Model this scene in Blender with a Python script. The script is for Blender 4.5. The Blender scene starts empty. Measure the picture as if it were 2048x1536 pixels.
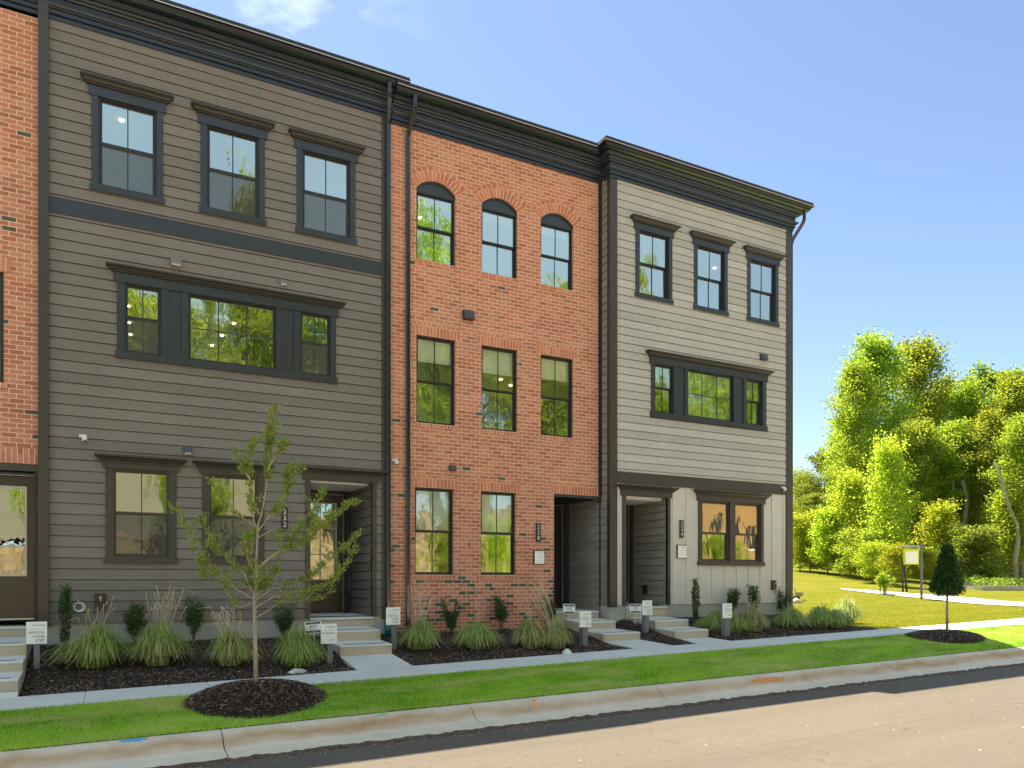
import bpy, math, random
import numpy as np
from mathutils import Vector
R = math.radians
random.seed(7); RNG = np.random.default_rng(7)
SC = bpy.context.scene; COL = SC.collection

# ------------------------------------------------------------------ camera, sky, sun, exposure
F = 1545.0; CX = 1024.0; HY = 1160.0              # focal length in photo pixels, centre, horizon row
CA, SA = 2896/math.hypot(2896, F), F/math.hypot(2896, F)
cd = bpy.data.cameras.new('camera'); cam = bpy.data.objects.new('camera', cd); COL.objects.link(cam)
cam.location = (0, 0, 0); cam.rotation_euler = (R(90), 0, -math.atan2(SA, CA))
cd.sensor_width = 36; cd.lens = F/2048*36; cd.shift_y = (HY-768)/2048
cd.clip_start = .1; cd.clip_end = 3000; SC.camera = cam

SUN = Vector((-.77, 6.4, 11.4)).normalized()
w = bpy.data.worlds.new("World"); SC.world = w; w.use_nodes = True
nt = w.node_tree; nt.nodes.clear()
sky = nt.nodes.new('ShaderNodeTexSky'); sky.sky_type = 'NISHITA'; sky.sun_disc = False
sky.sun_elevation = math.asin(SUN.z); sky.sun_rotation = math.atan2(SUN.x, SUN.y)
sky.air_density = 1.0; sky.dust_density = .25; sky.ozone_density = 1.3
bg = nt.nodes.new('ShaderNodeBackground'); bg.inputs['Strength'].default_value = .052
wo = nt.nodes.new('ShaderNodeOutputWorld')
tc = nt.nodes.new('ShaderNodeTexCoord')
nz = nt.nodes.new('ShaderNodeTexNoise'); nz.inputs['Scale'].default_value = 9; nz.inputs['Detail'].default_value = 8; nz.inputs['Roughness'].default_value = .62
mpn = nt.nodes.new('ShaderNodeMapping'); mpn.inputs['Scale'].default_value = (1, 1, 2.2); mpn.inputs['Location'].default_value = (.3, 1.7, .4)
rmp = nt.nodes.new('ShaderNodeValToRGB'); rmp.color_ramp.elements[0].position = .52; rmp.color_ramp.elements[1].position = .74
rmp.color_ramp.elements[1].color = (.5, .5, .5, 1)
# wisps hang over one part of the sky only
dist = nt.nodes.new('ShaderNodeVectorMath'); dist.operation = 'DISTANCE'; dist.inputs[1].default_value = (.17, .80, .57)
mr = nt.nodes.new('ShaderNodeMapRange'); mr.inputs[1].default_value = .02; mr.inputs[2].default_value = .15; mr.inputs[3].default_value = 1; mr.inputs[4].default_value = 0
mul = nt.nodes.new('ShaderNodeMath'); mul.operation = 'MULTIPLY'
mx = nt.nodes.new('ShaderNodeMixRGB'); mx.inputs[2].default_value = (8, 8.4, 9.0, 1)
L = nt.links.new
L(tc.outputs['Generated'], mpn.inputs[0]); L(mpn.outputs[0], nz.inputs['Vector']); L(nz.outputs['Fac'], rmp.inputs[0])
L(tc.outputs['Generated'], dist.inputs[0]); L(dist.outputs['Value'], mr.inputs[0])
L(rmp.outputs[0], mul.inputs[0]); L(mr.outputs[0], mul.inputs[1])
# bright cloud veil added in the unseen sky behind the camera to fill shade
dt = nt.nodes.new('ShaderNodeVectorMath'); dt.operation = 'DOT_PRODUCT'; dt.inputs[1].default_value = tuple(Vector((-.42, -.74, .52)).normalized()); L(tc.outputs['Generated'], dt.inputs[0])
mv = nt.nodes.new('ShaderNodeMapRange'); mv.interpolation_type = 'SMOOTHSTEP'; mv.inputs[1].default_value = .05; mv.inputs[2].default_value = .62; mv.inputs[3].default_value = 0; mv.inputs[4].default_value = .80; L(dt.outputs['Value'], mv.inputs[0])
n2_ = nt.nodes.new('ShaderNodeTexNoise'); n2_.inputs['Scale'].default_value = 2.2; n2_.inputs['Detail'].default_value = 6; L(mpn.outputs[0], n2_.inputs['Vector'])
mr3 = nt.nodes.new('ShaderNodeMapRange'); mr3.inputs[1].default_value = .3; mr3.inputs[2].default_value = .7; mr3.inputs[3].default_value = .65; mr3.inputs[4].default_value = 1; L(n2_.outputs['Fac'], mr3.inputs[0])
m3 = nt.nodes.new('ShaderNodeMath'); m3.operation = 'MULTIPLY'; L(mv.outputs[0], m3.inputs[0]); L(mr3.outputs[0], m3.inputs[1])
mx2 = nt.nodes.new('ShaderNodeMixRGB'); mx2.inputs[2].default_value = (4.6, 5.7, 6.6, 1); L(m3.outputs[0], mx2.inputs[0]); L(sky.outputs[0], mx2.inputs[1])
L(mul.outputs[0], mx.inputs[0]); L(mx2.outputs[0], mx.inputs[1]); L(mx.outputs[0], bg.inputs[0]); L(bg.outputs[0], wo.inputs[0])

sl = bpy.data.lights.new('sun', 'SUN'); sl.energy = 4.1; sl.angle = R(.5); sl.color = (1, .88, .70)
so = bpy.data.objects.new('sun', sl); COL.objects.link(so); so.location = (0, 20, 40)
so.rotation_euler = SUN.to_track_quat('Z', 'Y').to_euler()
SC.view_settings.view_transform = 'Standard'; SC.view_settings.look = 'None'
SC.view_settings.exposure = 2.0; SC.view_settings.gamma = 1
SC.cycles.max_bounces = 8; SC.cycles.transparent_max_bounces = 12
try: SC.cycles.use_denoising = True
except Exception: pass

# ------------------------------------------------------------------ helpers
def ray(px): a = (px-CX)/F; return (a*CA+SA, -a*SA+CA)       # world x,y per metre of camera depth
def at(px, py, y):
    dx, dy = ray(px); Z = y/dy
    return Vector((Z*dx, y, (HY-py)/F*Z))
def atZ(px, py, Z): dx, dy = ray(px); return Vector((Z*dx, Z*dy, (HY-py)/F*Z))

def mesh_obj(name, verts, faces, m=None, parent=None, loc=(0, 0, 0), smooth=False):
    me = bpy.data.meshes.new(name); me.from_pydata([tuple(v) for v in verts], [], faces); me.update()
    if m: me.materials.append(m)
    if smooth: me.polygons.foreach_set('use_smooth', [True]*len(me.polygons))
    o = bpy.data.objects.new(name, me); COL.objects.link(o)
    if parent is not None: o.parent = parent
    else: o.location = loc
    return o
def root_loc(o):
    v = Vector(o.location)
    while o.parent: o = o.parent; v += Vector(o.location)
    return v
class MB:
    def __init__(s): s.v = []; s.f = []
    def quad(s, a, b, c, d):
        n = len(s.v); s.v += [a, b, c, d]; s.f.append((n, n+1, n+2, n+3)); return s
    def poly(s, pts):
        n = len(s.v); s.v += list(pts); s.f.append(tuple(range(n, n+len(pts)))); return s
    def box(s, x0, x1, y0, y1, z0, z1):
        n = len(s.v)
        s.v += [(x0, y0, z0), (x1, y0, z0), (x1, y1, z0), (x0, y1, z0), (x0, y0, z1), (x1, y0, z1), (x1, y1, z1), (x0, y1, z1)]
        s.f += [tuple(n+i for i in q) for q in ((0, 3, 2, 1), (4, 5, 6, 7), (0, 1, 5, 4), (1, 2, 6, 5), (2, 3, 7, 6), (3, 0, 4, 7))]; return s
    def hexa(s, p):   # 8 points, bottom ring then top ring
        n = len(s.v); s.v += list(p)
        s.f += [tuple(n+i for i in q) for q in ((0, 3, 2, 1), (4, 5, 6, 7), (0, 1, 5, 4), (1, 2, 6, 5), (2, 3, 7, 6), (3, 0, 4, 7))]; return s
    def bbox(s, x0, x1, y0, y1, z0, z1, b=.008):   # box with chamfered front and top edges
        n = len(s.v); X = (x0, x1)
        ring = [(x0, y1, z0), (x0, y0, z0), (x0, y0, z1-b), (x0, y0+b, z1), (x0, y1, z1)]
        s.v += ring + [(x1, p[1], p[2]) for p in ring]
        s.f += [(n, n+1, n+2, n+3, n+4), (n+9, n+8, n+7, n+6, n+5)]
        for i in range(5): j = (i+1) % 5; s.f.append((n+i, n+5+i, n+5+j, n+j))
        return s
    def tube(s, pts, rad, seg=6, cap=True):
        pts = [Vector(p) for p in pts]; n0 = len(s.v)
        if not hasattr(rad, '__len__'): rad = [rad]*len(pts)
        for i, p in enumerate(pts):
            t = (pts[min(i+1, len(pts)-1)]-pts[max(i-1, 0)])
            t = t.normalized() if t.length > 1e-9 else Vector((0, 0, 1))
            a = t.cross(Vector((0.31, .95, .05))); a = a.normalized(); b = t.cross(a)
            for k in range(seg):
                q = 2*math.pi*k/seg; s.v.append(tuple(p+(a*math.cos(q)+b*math.sin(q))*rad[i]))
        for i in range(len(pts)-1):
            for k in range(seg):
                a = n0+i*seg+k; b = n0+i*seg+(k+1) % seg
                s.f.append((a, b, b+seg, a+seg))
        if cap:
            s.f.append(tuple(n0+k for k in range(seg))[::-1]); m = n0+(len(pts)-1)*seg; s.f.append(tuple(m+k for k in range(seg)))
        return s
    def strip(s, pts, w_, dr):   # flat tube of rectangular section (downspouts)
        return s
    def sweep(s, prof, path, caps=True):   # prof (d outward, z); path plan points, outward is on the right hand
        n0 = len(s.v); P = [Vector((p[0], p[1])) for p in path]; k = len(prof)
        for i, p in enumerate(P):
            ns = []
            if i > 0: e = (P[i]-P[i-1]).normalized(); ns.append(Vector((e.y, -e.x)))
            if i < len(P)-1: e = (P[i+1]-P[i]).normalized(); ns.append(Vector((e.y, -e.x)))
            if len(ns) == 2: m = ns[0]+ns[1]; m = m/(m.dot(ns[0]))
            else: m = ns[0]
            for d, z in prof: s.v.append((p.x+m.x*d, p.y+m.y*d, z))
        for i in range(len(P)-1):
            for j in range(k-1):
                a = n0+i*k+j; s.f.append((a, a+k, a+k+1, a+1))
        if caps:
            s.f.append(tuple(n0+j for j in range(k))); m = n0+(len(P)-1)*k; s.f.append(tuple(m+j for j in range(k))[::-1])
        return s
    def build(s, name, m=None, parent=None, smooth=False, loc=None):
        if parent is not None: o = root_loc(parent)
        else: o = Vector(loc) if loc is not None else Vector((0, 0, 0))
        vs = [(v[0]-o.x, v[1]-o.y, v[2]-o.z) for v in s.v]
        return mesh_obj(name, vs, s.f, m, parent, tuple(o), smooth)

def tag(o, label=None, cat=None, group=None, kind=None):
    if label: o['label'] = label
    if cat: o['category'] = cat
    if group: o['group'] = group
    if kind: o['kind'] = kind
    return o
def empty(name, loc, label=None, cat=None, group=None):
    o = bpy.data.objects.new(name, None); COL.objects.link(o); o.location = loc; o.empty_display_size = .2
    return tag(o, label, cat, group)
def copy_tree(o, parent=None):
    c = o.copy(); COL.objects.link(c)
    if parent is not None: c.parent = parent
    for ch in list(o.children): copy_tree(ch, c)
    return c
def np_mesh(name, V, Fq, m, parent=None, loc=(0, 0, 0)):    # fast builder: V (n,3), Fq (m,k)
    me = bpy.data.meshes.new(name); V = np.asarray(V, np.float32); Fq = np.asarray(Fq, np.int32); k = Fq.shape[1]
    me.vertices.add(len(V)); me.vertices.foreach_set('co', V.ravel())
    me.loops.add(Fq.size); me.loops.foreach_set('vertex_index', Fq.ravel())
    me.polygons.add(len(Fq)); me.polygons.foreach_set('loop_start', np.arange(0, Fq.size, k, dtype=np.int32))
    me.update(calc_edges=True); me.validate(); me.materials.append(m)
    o = bpy.data.objects.new(name, me); COL.objects.link(o)
    if parent is not None: o.parent = parent
    else: o.location = loc
    return o

# ------------------------------------------------------------------ materials
class NT:
    def __init__(s, name):
        s.m = bpy.data.materials.new(name); s.m.use_nodes = True; s.t = s.m.node_tree
        s.b = s.t.nodes['Principled BSDF']; s.out = s.t.nodes['Material Output']
    def n(s, typ, **kw):
        o = s.t.nodes.new(typ)
        for k, v in kw.items():
            if k.startswith('i_'): 
                key = k[2:]; key = int(key) if key.isdigit() else key
                o.inputs[key].default_value = v
            else: setattr(o, k, v)
        return o
    def l(s, a, b): s.t.links.new(a, b)
    def math(s, op, a, b=None, c=None, clamp=False):
        o = s.t.nodes.new('ShaderNodeMath'); o.operation = op; o.use_clamp = clamp
        for i, q in enumerate((a, b, c)):
            if q is None: continue
            if isinstance(q, (int, float)): o.inputs[i].default_value = q
            else: s.l(q, o.inputs[i])
        return o.outputs[0]
    def pos(s): return s.n('ShaderNodeNewGeometry').outputs['Position']
    def objc(s): return s.n('ShaderNodeTexCoord').outputs['Object']
    def noise(s, vec, scale, detail=4, rough=.55, out='Fac', stretch=None):
        if stretch:
            mp = s.n('ShaderNodeMapping'); mp.inputs['Scale'].default_value = stretch; s.l(vec, mp.inputs[0]); vec = mp.outputs[0]
        o = s.n('ShaderNodeTexNoise', i_Scale=scale, i_Detail=detail, i_Roughness=rough); s.l(vec, o.inputs['Vector']); return o.outputs[out]
    def ramp(s, fac, stops):
        o = s.n('ShaderNodeValToRGB'); e = o.color_ramp.elements
        while len(e) < len(stops): e.new(.5)
        for el, (p, c) in zip(e, stops): el.position = p; el.color = (*c, 1) if len(c) == 3 else c
        s.l(fac, o.inputs[0]); return o.outputs[0]
    def mix(s, fac, a, b, mode='MIX'):
        o = s.n('ShaderNodeMixRGB', blend_type=mode)
        for i, q in enumerate((fac, a, b)):
            if isinstance(q, (int, float)): o.inputs[i].default_value = q
            elif isinstance(q, tuple): o.inputs[i].default_value = (*q, 1)
            else: s.l(q, o.inputs[i])
        return o.outputs[0]
    def bump(s, h, strength=.3, dist=.01):
        o = s.n('ShaderNodeBump', i_Strength=strength, i_Distance=dist); s.l(h, o.inputs['Height']); s.l(o.outputs[0], s.b.inputs['Normal']); return o
    def base(s, c):
        if isinstance(c, tuple): s.b.inputs['Base Color'].default_value = (*c, 1)
        else: s.l(c, s.b.inputs['Base Color'])
    def rough(s, r):
        if isinstance(r, (int, float)): s.b.inputs['Roughness'].default_value = r
        else: s.l(r, s.b.inputs['Roughness'])

def painted(name, c, rough=.5, var=.08, scale=3, bump=.15, bscale=40, streak=(1, 1, 1), spec=.5):
    t = NT(name); p = t.pos()
    f = t.noise(p, scale, 5, .6, stretch=streak)
    d = tuple(max(0, x*(1-var)) for x in c); h = tuple(min(1, x*(1+var)) for x in c)
    t.base(t.ramp(f, [(.3, d), (.7, h)])); t.rough(rough)
    t.b.inputs['Specular IOR Level'].default_value = spec
    if bump: t.bump(t.noise(p, bscale, 3, .6, stretch=streak), bump, .004)
    return t.m
def metal(name, c, rough=.35, met=0.0, spec=.5, var=.05):
    t = NT(name); t.base(t.ramp(t.noise(t.pos(), 6, 3), [(.3, tuple(x*(1-var) for x in c)), (.7, tuple(x*(1+var) for x in c))])); t.rough(rough)
    t.b.inputs['Metallic'].default_value = met; t.b.inputs['Specular IOR Level'].default_value = spec; return t.m

def siding_mat(name, c):
    t = NT(name); p = t.pos()
    grain = t.noise(p, 30, 4, .6, stretch=(.22, .22, 3.0))
    big = t.noise(p, .7, 4, .6)
    # each lap board has its own slight shade
    sx = t.n('ShaderNodeSeparateXYZ'); t.l(p, sx.inputs[0])
    row = t.math('FLOOR', t.math('DIVIDE', sx.outputs[2], .178)); wn = t.n('ShaderNodeTexWhiteNoise', noise_dimensions='1D'); t.l(row, wn.inputs['W'])
    f = t.math('ADD', t.math('MULTIPLY', grain, .42), t.math('ADD', t.math('MULTIPLY', big, .36), t.math('MULTIPLY', wn.outputs['Value'], .22)))
    col = t.ramp(f, [(.3, tuple(x*.80 for x in c)), (.7, tuple(x*1.18 for x in c))])
    along = t.math('ADD', sx.outputs[0], sx.outputs[1]); fr = t.math('FRACT', t.math('ADD', t.math('DIVIDE', along, 3.66), t.math('MULTIPLY', wn.outputs['Value'], 7.3)))
    col = t.mix(t.math('MULTIPLY', t.math('LESS_THAN', fr, .0016), .55), col, tuple(x*.35 for x in c))
    fz_ = t.math('FRACT', t.math('DIVIDE', sx.outputs[2], .178)); nx_ = t.math('FRACT', t.math('DIVIDE', along, .406))
    nail = t.math('MULTIPLY', t.math('LESS_THAN', t.math('ABSOLUTE', t.math('SUBTRACT', fz_, .16)), .03), t.math('LESS_THAN', nx_, .018))
    col = t.mix(t.math('MULTIPLY', nail, t.math('MULTIPLY', big, .7)), col, tuple(x*.6 for x in c))
    drip = t.noise(p, 3.2, 5, .7, stretch=(2.6, 2.6, .16)); dz = t.n('ShaderNodeMapRange'); t.l(sx.outputs[2], dz.inputs[0]); dz.inputs[1].default_value = -.8; dz.inputs[2].default_value = 1.0; dz.inputs[3].default_value = .55; dz.inputs[4].default_value = .18
    col = t.mix(t.math('MULTIPLY', t.math('MULTIPLY', t.math('SUBTRACT', drip, .5), 3, clamp=True), dz.outputs[0]), col, tuple(x*1.5*k for x, k in zip(c, (1.05, 1, .9))))
    t.base(col); t.rough(.6)
    t.bump(t.math('ADD', grain, t.math('MULTIPLY', t.noise(p, 1.7, 2), 2.5)), .4, .004); return t.m

def brick_mat(name, soldier=False):
    t = NT(name); p = t.pos(); sx = t.n('ShaderNodeSeparateXYZ'); t.l(p, sx.inputs[0])
    X, Y, Z = sx.outputs
    U = t.math('ADD', X, Y)      # reveals run along y
    W_, H_ = .2035, .0775
    if soldier: ru, rv = Z, U; off = .0
    else: ru, rv = U, Z
    if soldier:
        r = t.math('DIVIDE', rv, H_); row = t.math('FLOOR', r); cu = t.math('DIVIDE', t.math('ADD', ru, 3.0), 5.0); off = None
        col = t.math('FLOOR', cu); fu = t.math('FRACT', cu)
    else:
        r = t.math('DIVIDE', rv, H_); row = t.math('FLOOR', r)
        cu = t.math('ADD', t.math('DIVIDE', ru, W_), t.math('MULTIPLY', t.math('MODULO', t.math('ABSOLUTE', row), 2), .5))
        col = t.math('FLOOR', cu); fu = t.math('FRACT', cu)
    fv = t.math('FRACT', r)
    wob = t.math('MULTIPLY', t.math('SUBTRACT', t.noise(p, 30, 3), .5), .05)
    mu = t.math('LESS_THAN', t.math('ADD', fu, wob), .066 if not soldier else -1.0)
    mv = t.math('LESS_THAN', t.math('ADD', fv, t.math('MULTIPLY', wob, 1.6)), .165)
    mort = t.math('MAXIMUM', mu, mv)
    cv = t.n('ShaderNodeCombineXYZ'); t.l(col, cv.inputs[0]); t.l(row, cv.inputs[1])
    wn = t.n('ShaderNodeTexWhiteNoise', noise_dimensions='3D'); t.l(cv.outputs[0], wn.inputs['Vector'])
    cv2 = t.n('ShaderNodeCombineXYZ'); t.l(row, cv2.inputs[0]); t.l(col, cv2.inputs[1]); cv2.inputs[2].default_value = 4.2
    wn2 = t.n('ShaderNodeTexWhiteNoise', noise_dimensions='3D'); t.l(cv2.outputs[0], wn2.inputs['Vector'])
    spk = t.noise(p, 55, 4, .7)
    red = t.ramp(wn.outputs['Value'], [(0, (.37, .115, .066)), (.4, (.49, .165, .097)), (.75, (.59, .225, .138)), (1, (.44, .18, .12))])
    red = t.mix(t.math('MULTIPLY', t.math('SUBTRACT', spk, .35), .55, clamp=True), red, (.60, .40, .27))
    # more charcoal bricks low on the wall, in drifts
    mrz = t.n('ShaderNodeMapRange'); t.l(Z, mrz.inputs[0]); mrz.inputs[1].default_value = -1; mrz.inputs[2].default_value = 1.5; mrz.inputs[3].default_value = .24; mrz.inputs[4].default_value = .010
    drift = t.math('MULTIPLY', mrz.outputs[0], t.math('MULTIPLY', t.noise(p, 1.3, 2), 1.9))
    dk = t.math('LESS_THAN', wn2.outputs['Value'], drift if not soldier else .02)
    c = t.mix(dk, red, t.mix(spk, (.075, .072, .062), (.13, .125, .10)))
    morc = t.mix(t.noise(p, 9, 4), (.66, .44, .30), (.80, .59, .42))
    c = t.mix(mort, c, morc)
    # mortar smears left on the upper wall
    sm = t.noise(p, 1.1, 6, .7); sm2 = t.noise(p, 14, 4, .7, stretch=(1, 1, 2.2))
    fac = t.math('MULTIPLY', t.math('MULTIPLY', t.math('SUBTRACT', sm, .50), 5, clamp=True), t.math('MULTIPLY', t.math('SUBTRACT', sm2, .42), 3.2, clamp=True), clamp=True)
    c = t.mix(t.math('MULTIPLY', fac, .75), c, (.68, .50, .36))
    t.base(c); t.rough(.85); t.b.inputs['Specular IOR Level'].default_value = .25
    h = t.math('ADD', t.math('MULTIPLY', t.math('SUBTRACT', 1, mort), 1.0), t.math('MULTIPLY', spk, .5))
    t.bump(h, .7, .006); return t.m

def glass_mat(name, refl=.34, tint=(.72, .80, .80), wave=.0016, seed=0.0):
    t = NT(name); t.t.nodes.remove(t.b)
    gl = t.n('ShaderNodeBsdfGlossy', i_Roughness=.012); gl.inputs['Color'].default_value = (.88, 1, .93, 1)
    tr = t.n('ShaderNodeBsdfTransparent'); tr.inputs['Color'].default_value = (*tint, 1)
    mp = t.n('ShaderNodeMapping'); mp.inputs['Location'].default_value = (seed, seed*2, seed*3); t.l(t.pos(), mp.inputs[0])
    n1 = t.noise(mp.outputs[0], 1.5, 1, .4, stretch=(1, 1, .7)); n2 = t.noise(mp.outputs[0], 7, 2, .5, stretch=(1, 1, .5))
    bp = t.n('ShaderNodeBump', i_Strength=1.0, i_Distance=wave*9)
    t.l(t.math('ADD', n1, t.math('MULTIPLY', n2, .10)), bp.inputs['Height']); t.l(bp.outputs[0], gl.inputs['Normal'])
    fr = t.n('ShaderNodeFresnel', i_IOR=1.5)
    f = t.math('ADD', t.math('MULTIPLY', fr.outputs[0], 1.2), refl-.05, clamp=True)
    mxs = t.n('ShaderNodeMixShader'); t.l(f, mxs.inputs[0]); t.l(tr.outputs[0], mxs.inputs[1]); t.l(gl.outputs[0], mxs.inputs[2]); t.l(mxs.outputs[0], t.out.inputs[0])
    return t.m

def leaf_mat(name, c1, c2, trans, tfac=.45, var_obj=True, rough=.5):
    t = NT(name); t.t.nodes.remove(t.b)
    gi = t.n('ShaderNodeNewGeometry'); rnd = gi.outputs['Random Per Island']
    col = t.ramp(rnd, [(0, c1), (1, c2)])
    tcol = t.ramp(rnd, [(0, tuple(x*.75 for x in trans)), (1, tuple(min(1, x*1.2) for x in trans))])
    if var_obj:
        oi = t.n('ShaderNodeObjectInfo'); hs = t.n('ShaderNodeHueSaturation'); hs2 = t.n('ShaderNodeHueSaturation')
        hv = t.math('ADD', t.math('MULTIPLY', oi.outputs['Random'], .035), .486); vv = t.math('ADD', t.math('MULTIPLY', oi.outputs['Random'], .35), .80)
        for h, cc in ((hs, col), (hs2, tcol)): t.l(hv, h.inputs['Hue']); t.l(vv, h.inputs['Value']); t.l(cc, h.inputs['Color'])
        col, tcol = hs.outputs[0], hs2.outputs[0]
    pb = t.n('ShaderNodeBsdfPrincipled', i_Roughness=rough); pb.inputs['Specular IOR Level'].default_value = .35; t.l(col, pb.inputs['Base Color'])
    tl = t.n('ShaderNodeBsdfTranslucent'); t.l(tcol, tl.inputs['Color'])
    ms = t.n('ShaderNodeMixShader', i_0=tfac); t.l(pb.outputs[0], ms.inputs[1]); t.l(tl.outputs[0], ms.inputs[2]); t.l(ms.outputs[0], t.out.inputs[0])
    return t.m

M = {}
M['side_dark'] = siding_mat('dark_siding_paint', (.185, .161, .137))
M['side_light'] = siding_mat('light_siding_paint', (.44, .415, .37))
M['side_mid'] = siding_mat('taupe_siding_paint', (.30, .262, .215))
M['board'] = painted('cream_board_paint', (.62, .575, .50), .55, .05, 2)
M['brick'] = brick_mat('red_brick'); M['soldier'] = brick_mat('soldier_brick', True)
M['trim'] = painted('trim_paint', (.032, .037, .047), .30, .10, 4, .1, 50, (.3, .3, 2))  # bluish base: the sky's reflection is painted into the dark trim
M['trim_b'] = painted('trim_paint_bounce', (.048, .041, .037), .36, .10, 4, .1, 50, (2, 2, .3))  # same dark trim, browner: warm bounce light put into the colour
M['crown'] = painted('crown_paint', (.040, .033, .029), .45, .12, 5, .1, 50, (.3, .3, 2))
M['gutter'] = metal('gutter_metal', (.009, .012, .018), .14, 0, .75)
M['lip'] = metal('gutter_lip_highlight', (.22, .26, .32), .3, 1.0)  # paler than the gutter to paint the highlight line along its lip
M['sash'] = metal('sash_vinyl', (.020, .020, .021), .38)
M['sash_b'] = metal('sash_vinyl_brown', (.060, .043, .032), .42)
M['glass'] = glass_mat('window_glass', .54)
M['glass2'] = glass_mat('window_glass_low', .54, (.7, .78, .76), .0013, 3.1)
M['glass_b'] = glass_mat('blind_glass', .30, (.96, .98, .96), .0016, 1.7)
M['blind'] = painted('blind_fabric', (.93, .93, .89), .8, .03, 2, .05, 60)
M['room'] = painted('room_paint', (.80, .79, .76), .8, .03, 1, 0)
M['door'] = metal('door_paint', (.045, .030, .020), .32)
M['doorblack'] = metal('black_door_paint', (.012, .011, .011), .4)
M['doorframe_lite'] = metal('door_light_strip', (.50, .46, .38), .5)
M['white'] = painted('white_plastic', (.74, .74, .72), .4, .03, 6, 0)
M['sign'] = painted('sign_board', (.90, .885, .84), .5, .03, 8, 0)
M['ink'] = metal('sign_ink', (.09, .095, .12), .6)
M['navy'] = metal('navy_print', (.03, .045, .11), .5)
M['plate'] = metal('number_plate', (.035, .025, .018), .5)
M['post'] = painted('grey_post_paint', (.17, .175, .18), .5, .1, 6, .1, 60, (1, 1, .1))
M['vent'] = metal('vent_metal', (.055, .055, .06), .45)
M['ventlight'] = metal('vent_beige', (.45, .40, .31), .5)
M['black'] = metal('black_plastic', (.02, .02, .02), .4)
M['teal'] = metal('teal_plastic', (.01, .16, .17), .4)
M['strip'] = metal('grip_strip', (.025, .03, .04), .8)
M['bark'] = painted('bark', (.16, .125, .09), .9, .3, 14, .6, 30, (1, 1, .15))
M['bark_pale'] = painted('pale_bark', (.34, .30, .24), .9, .25, 14, .5, 30, (1, 1, .15))
M['bark_young'] = painted('young_bark', (.40, .31, .21), .8, .25, 30, .3, 60, (1, 1, .2))
M['shingle'] = painted('roof_shingles', (.040, .034, .028), .9, .3, 12, .5, 30)

def concrete(name, c, stain=(.42, .25, .12), samt=.0, seed=0, dusty=.06):
    t = NT(name); p = t.pos()
    n1 = t.noise(p, 1.3, 6, .65); n2 = t.noise(p, 60, 4, .7); n3 = t.noise(p, 4, 6, .7)
    f = t.math('ADD', t.math('MULTIPLY', n1, .5), t.math('ADD', t.math('MULTIPLY', n2, .2), t.math('MULTIPLY', n3, .3)))
    col = t.ramp(f, [(.32, tuple(x*(1-dusty*3) for x in c)), (.68, tuple(min(1, x*(1+dusty*2)) for x in c))])
    if samt: col = t.mix(t.math('MULTIPLY', t.math('SUBTRACT', n3, .45), samt*4, clamp=True), col, stain)
    t.base(col); t.rough(.85); t.b.inputs['Specular IOR Level'].default_value = .25; t.bump(t.math('ADD', n2, n3), .25, .004); return t
M['walk'] = concrete('sidewalk_concrete', (.66, .665, .60)).m
M['step'] = concrete('step_concrete', (.54, .46, .34), (.34, .25, .15), .35).m
M['tread'] = concrete('tread_concrete', (.65, .655, .59)).m
M['found'] = concrete('foundation_concrete', (.44, .43, .37), (.22, .2, .15), .3).m
# ------- curb with red clay stain
t = concrete('curb_concrete', (.70, .60, .45)); p = t.pos(); sx = t.n('ShaderNodeSeparateXYZ'); t.l(p, sx.inputs[0])
yy = t.math('ADD', sx.outputs[1], t.math('MULTIPLY', t.math('SUBTRACT', t.noise(p, 2.2, 4), .5), .25))
band = t.ramp(yy, [(0, (0, 0, 0)), (1, (0, 0, 0))])
mr2 = t.n('ShaderNodeMapRange'); t.l(t.math('ABSOLUTE', t.math('SUBTRACT', yy, 9.02)), mr2.inputs[0]); mr2.inputs[1].default_value = 0; mr2.inputs[2].default_value = .13; mr2.inputs[3].default_value = 1; mr2.inputs[4].default_value = 0
cc = t.b.inputs['Base Color'].links[0].from_socket
nn = t.noise(p, .9, 3)
t.base(t.mix(t.math('MULTIPLY', mr2.outputs[0], t.math('MULTIPLY', nn, 1.35), clamp=True), cc, (.44, .24, .10))); M['curb'] = t.m
# ------- road: old dusty asphalt
t = NT('road_asphalt'); p = t.pos()
n1 = t.noise(p, .5, 5, .6, stretch=(.35, 1, 1)); n2 = t.noise(p, 90, 3, .8); n3 = t.noise(p, 260, 2, .8); n4 = t.noise(p, 6, 5, .7, stretch=(.3, 1, 1))
col = t.ramp(t.math('ADD', t.math('MULTIPLY', n1, .6), t.math('MULTIPLY', n4, .4)), [(.3, (.094, .082, .067)), (.7, (.140, .120, .096))])
col = t.mix(t.math('MULTIPLY', t.math('SUBTRACT', n2, .40), 2.8, clamp=True), col, (.225, .19, .145))
col = t.mix(t.math('MULTIPLY', t.math('SUBTRACT', .5, n3), 2.2, clamp=True), col, (.07, .06, .048))
ny = t.n('ShaderNodeSeparateXYZ'); t.l(p, ny.inputs[0])
crk = t.n('ShaderNodeMapRange'); t.l(t.math('ABSOLUTE', t.math('SUBTRACT', t.math('ADD', ny.outputs[1], t.math('MULTIPLY', t.noise(p, 1.6, 4), .25)), 6.05)), crk.inputs[0])
crk.inputs[1].default_value = .0; crk.inputs[2].default_value = .035; crk.inputs[3].default_value = 1; crk.inputs[4].default_value = 0
col = t.mix(t.math('MULTIPLY', crk.outputs[0], t.math('MULTIPLY', t.noise(p, 8, 4), .9)), col, (.11, .075, .04))
trk = t.math('SINE', t.math('MULTIPLY', t.math('ADD', ny.outputs[1], t.math('MULTIPLY', t.noise(p, .25, 2), .5)), 3.5)); col = t.mix(t.math('MULTIPLY', t.math('SUBTRACT', trk, .3), .28, clamp=True), col, (.088, .074, .058))
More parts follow.
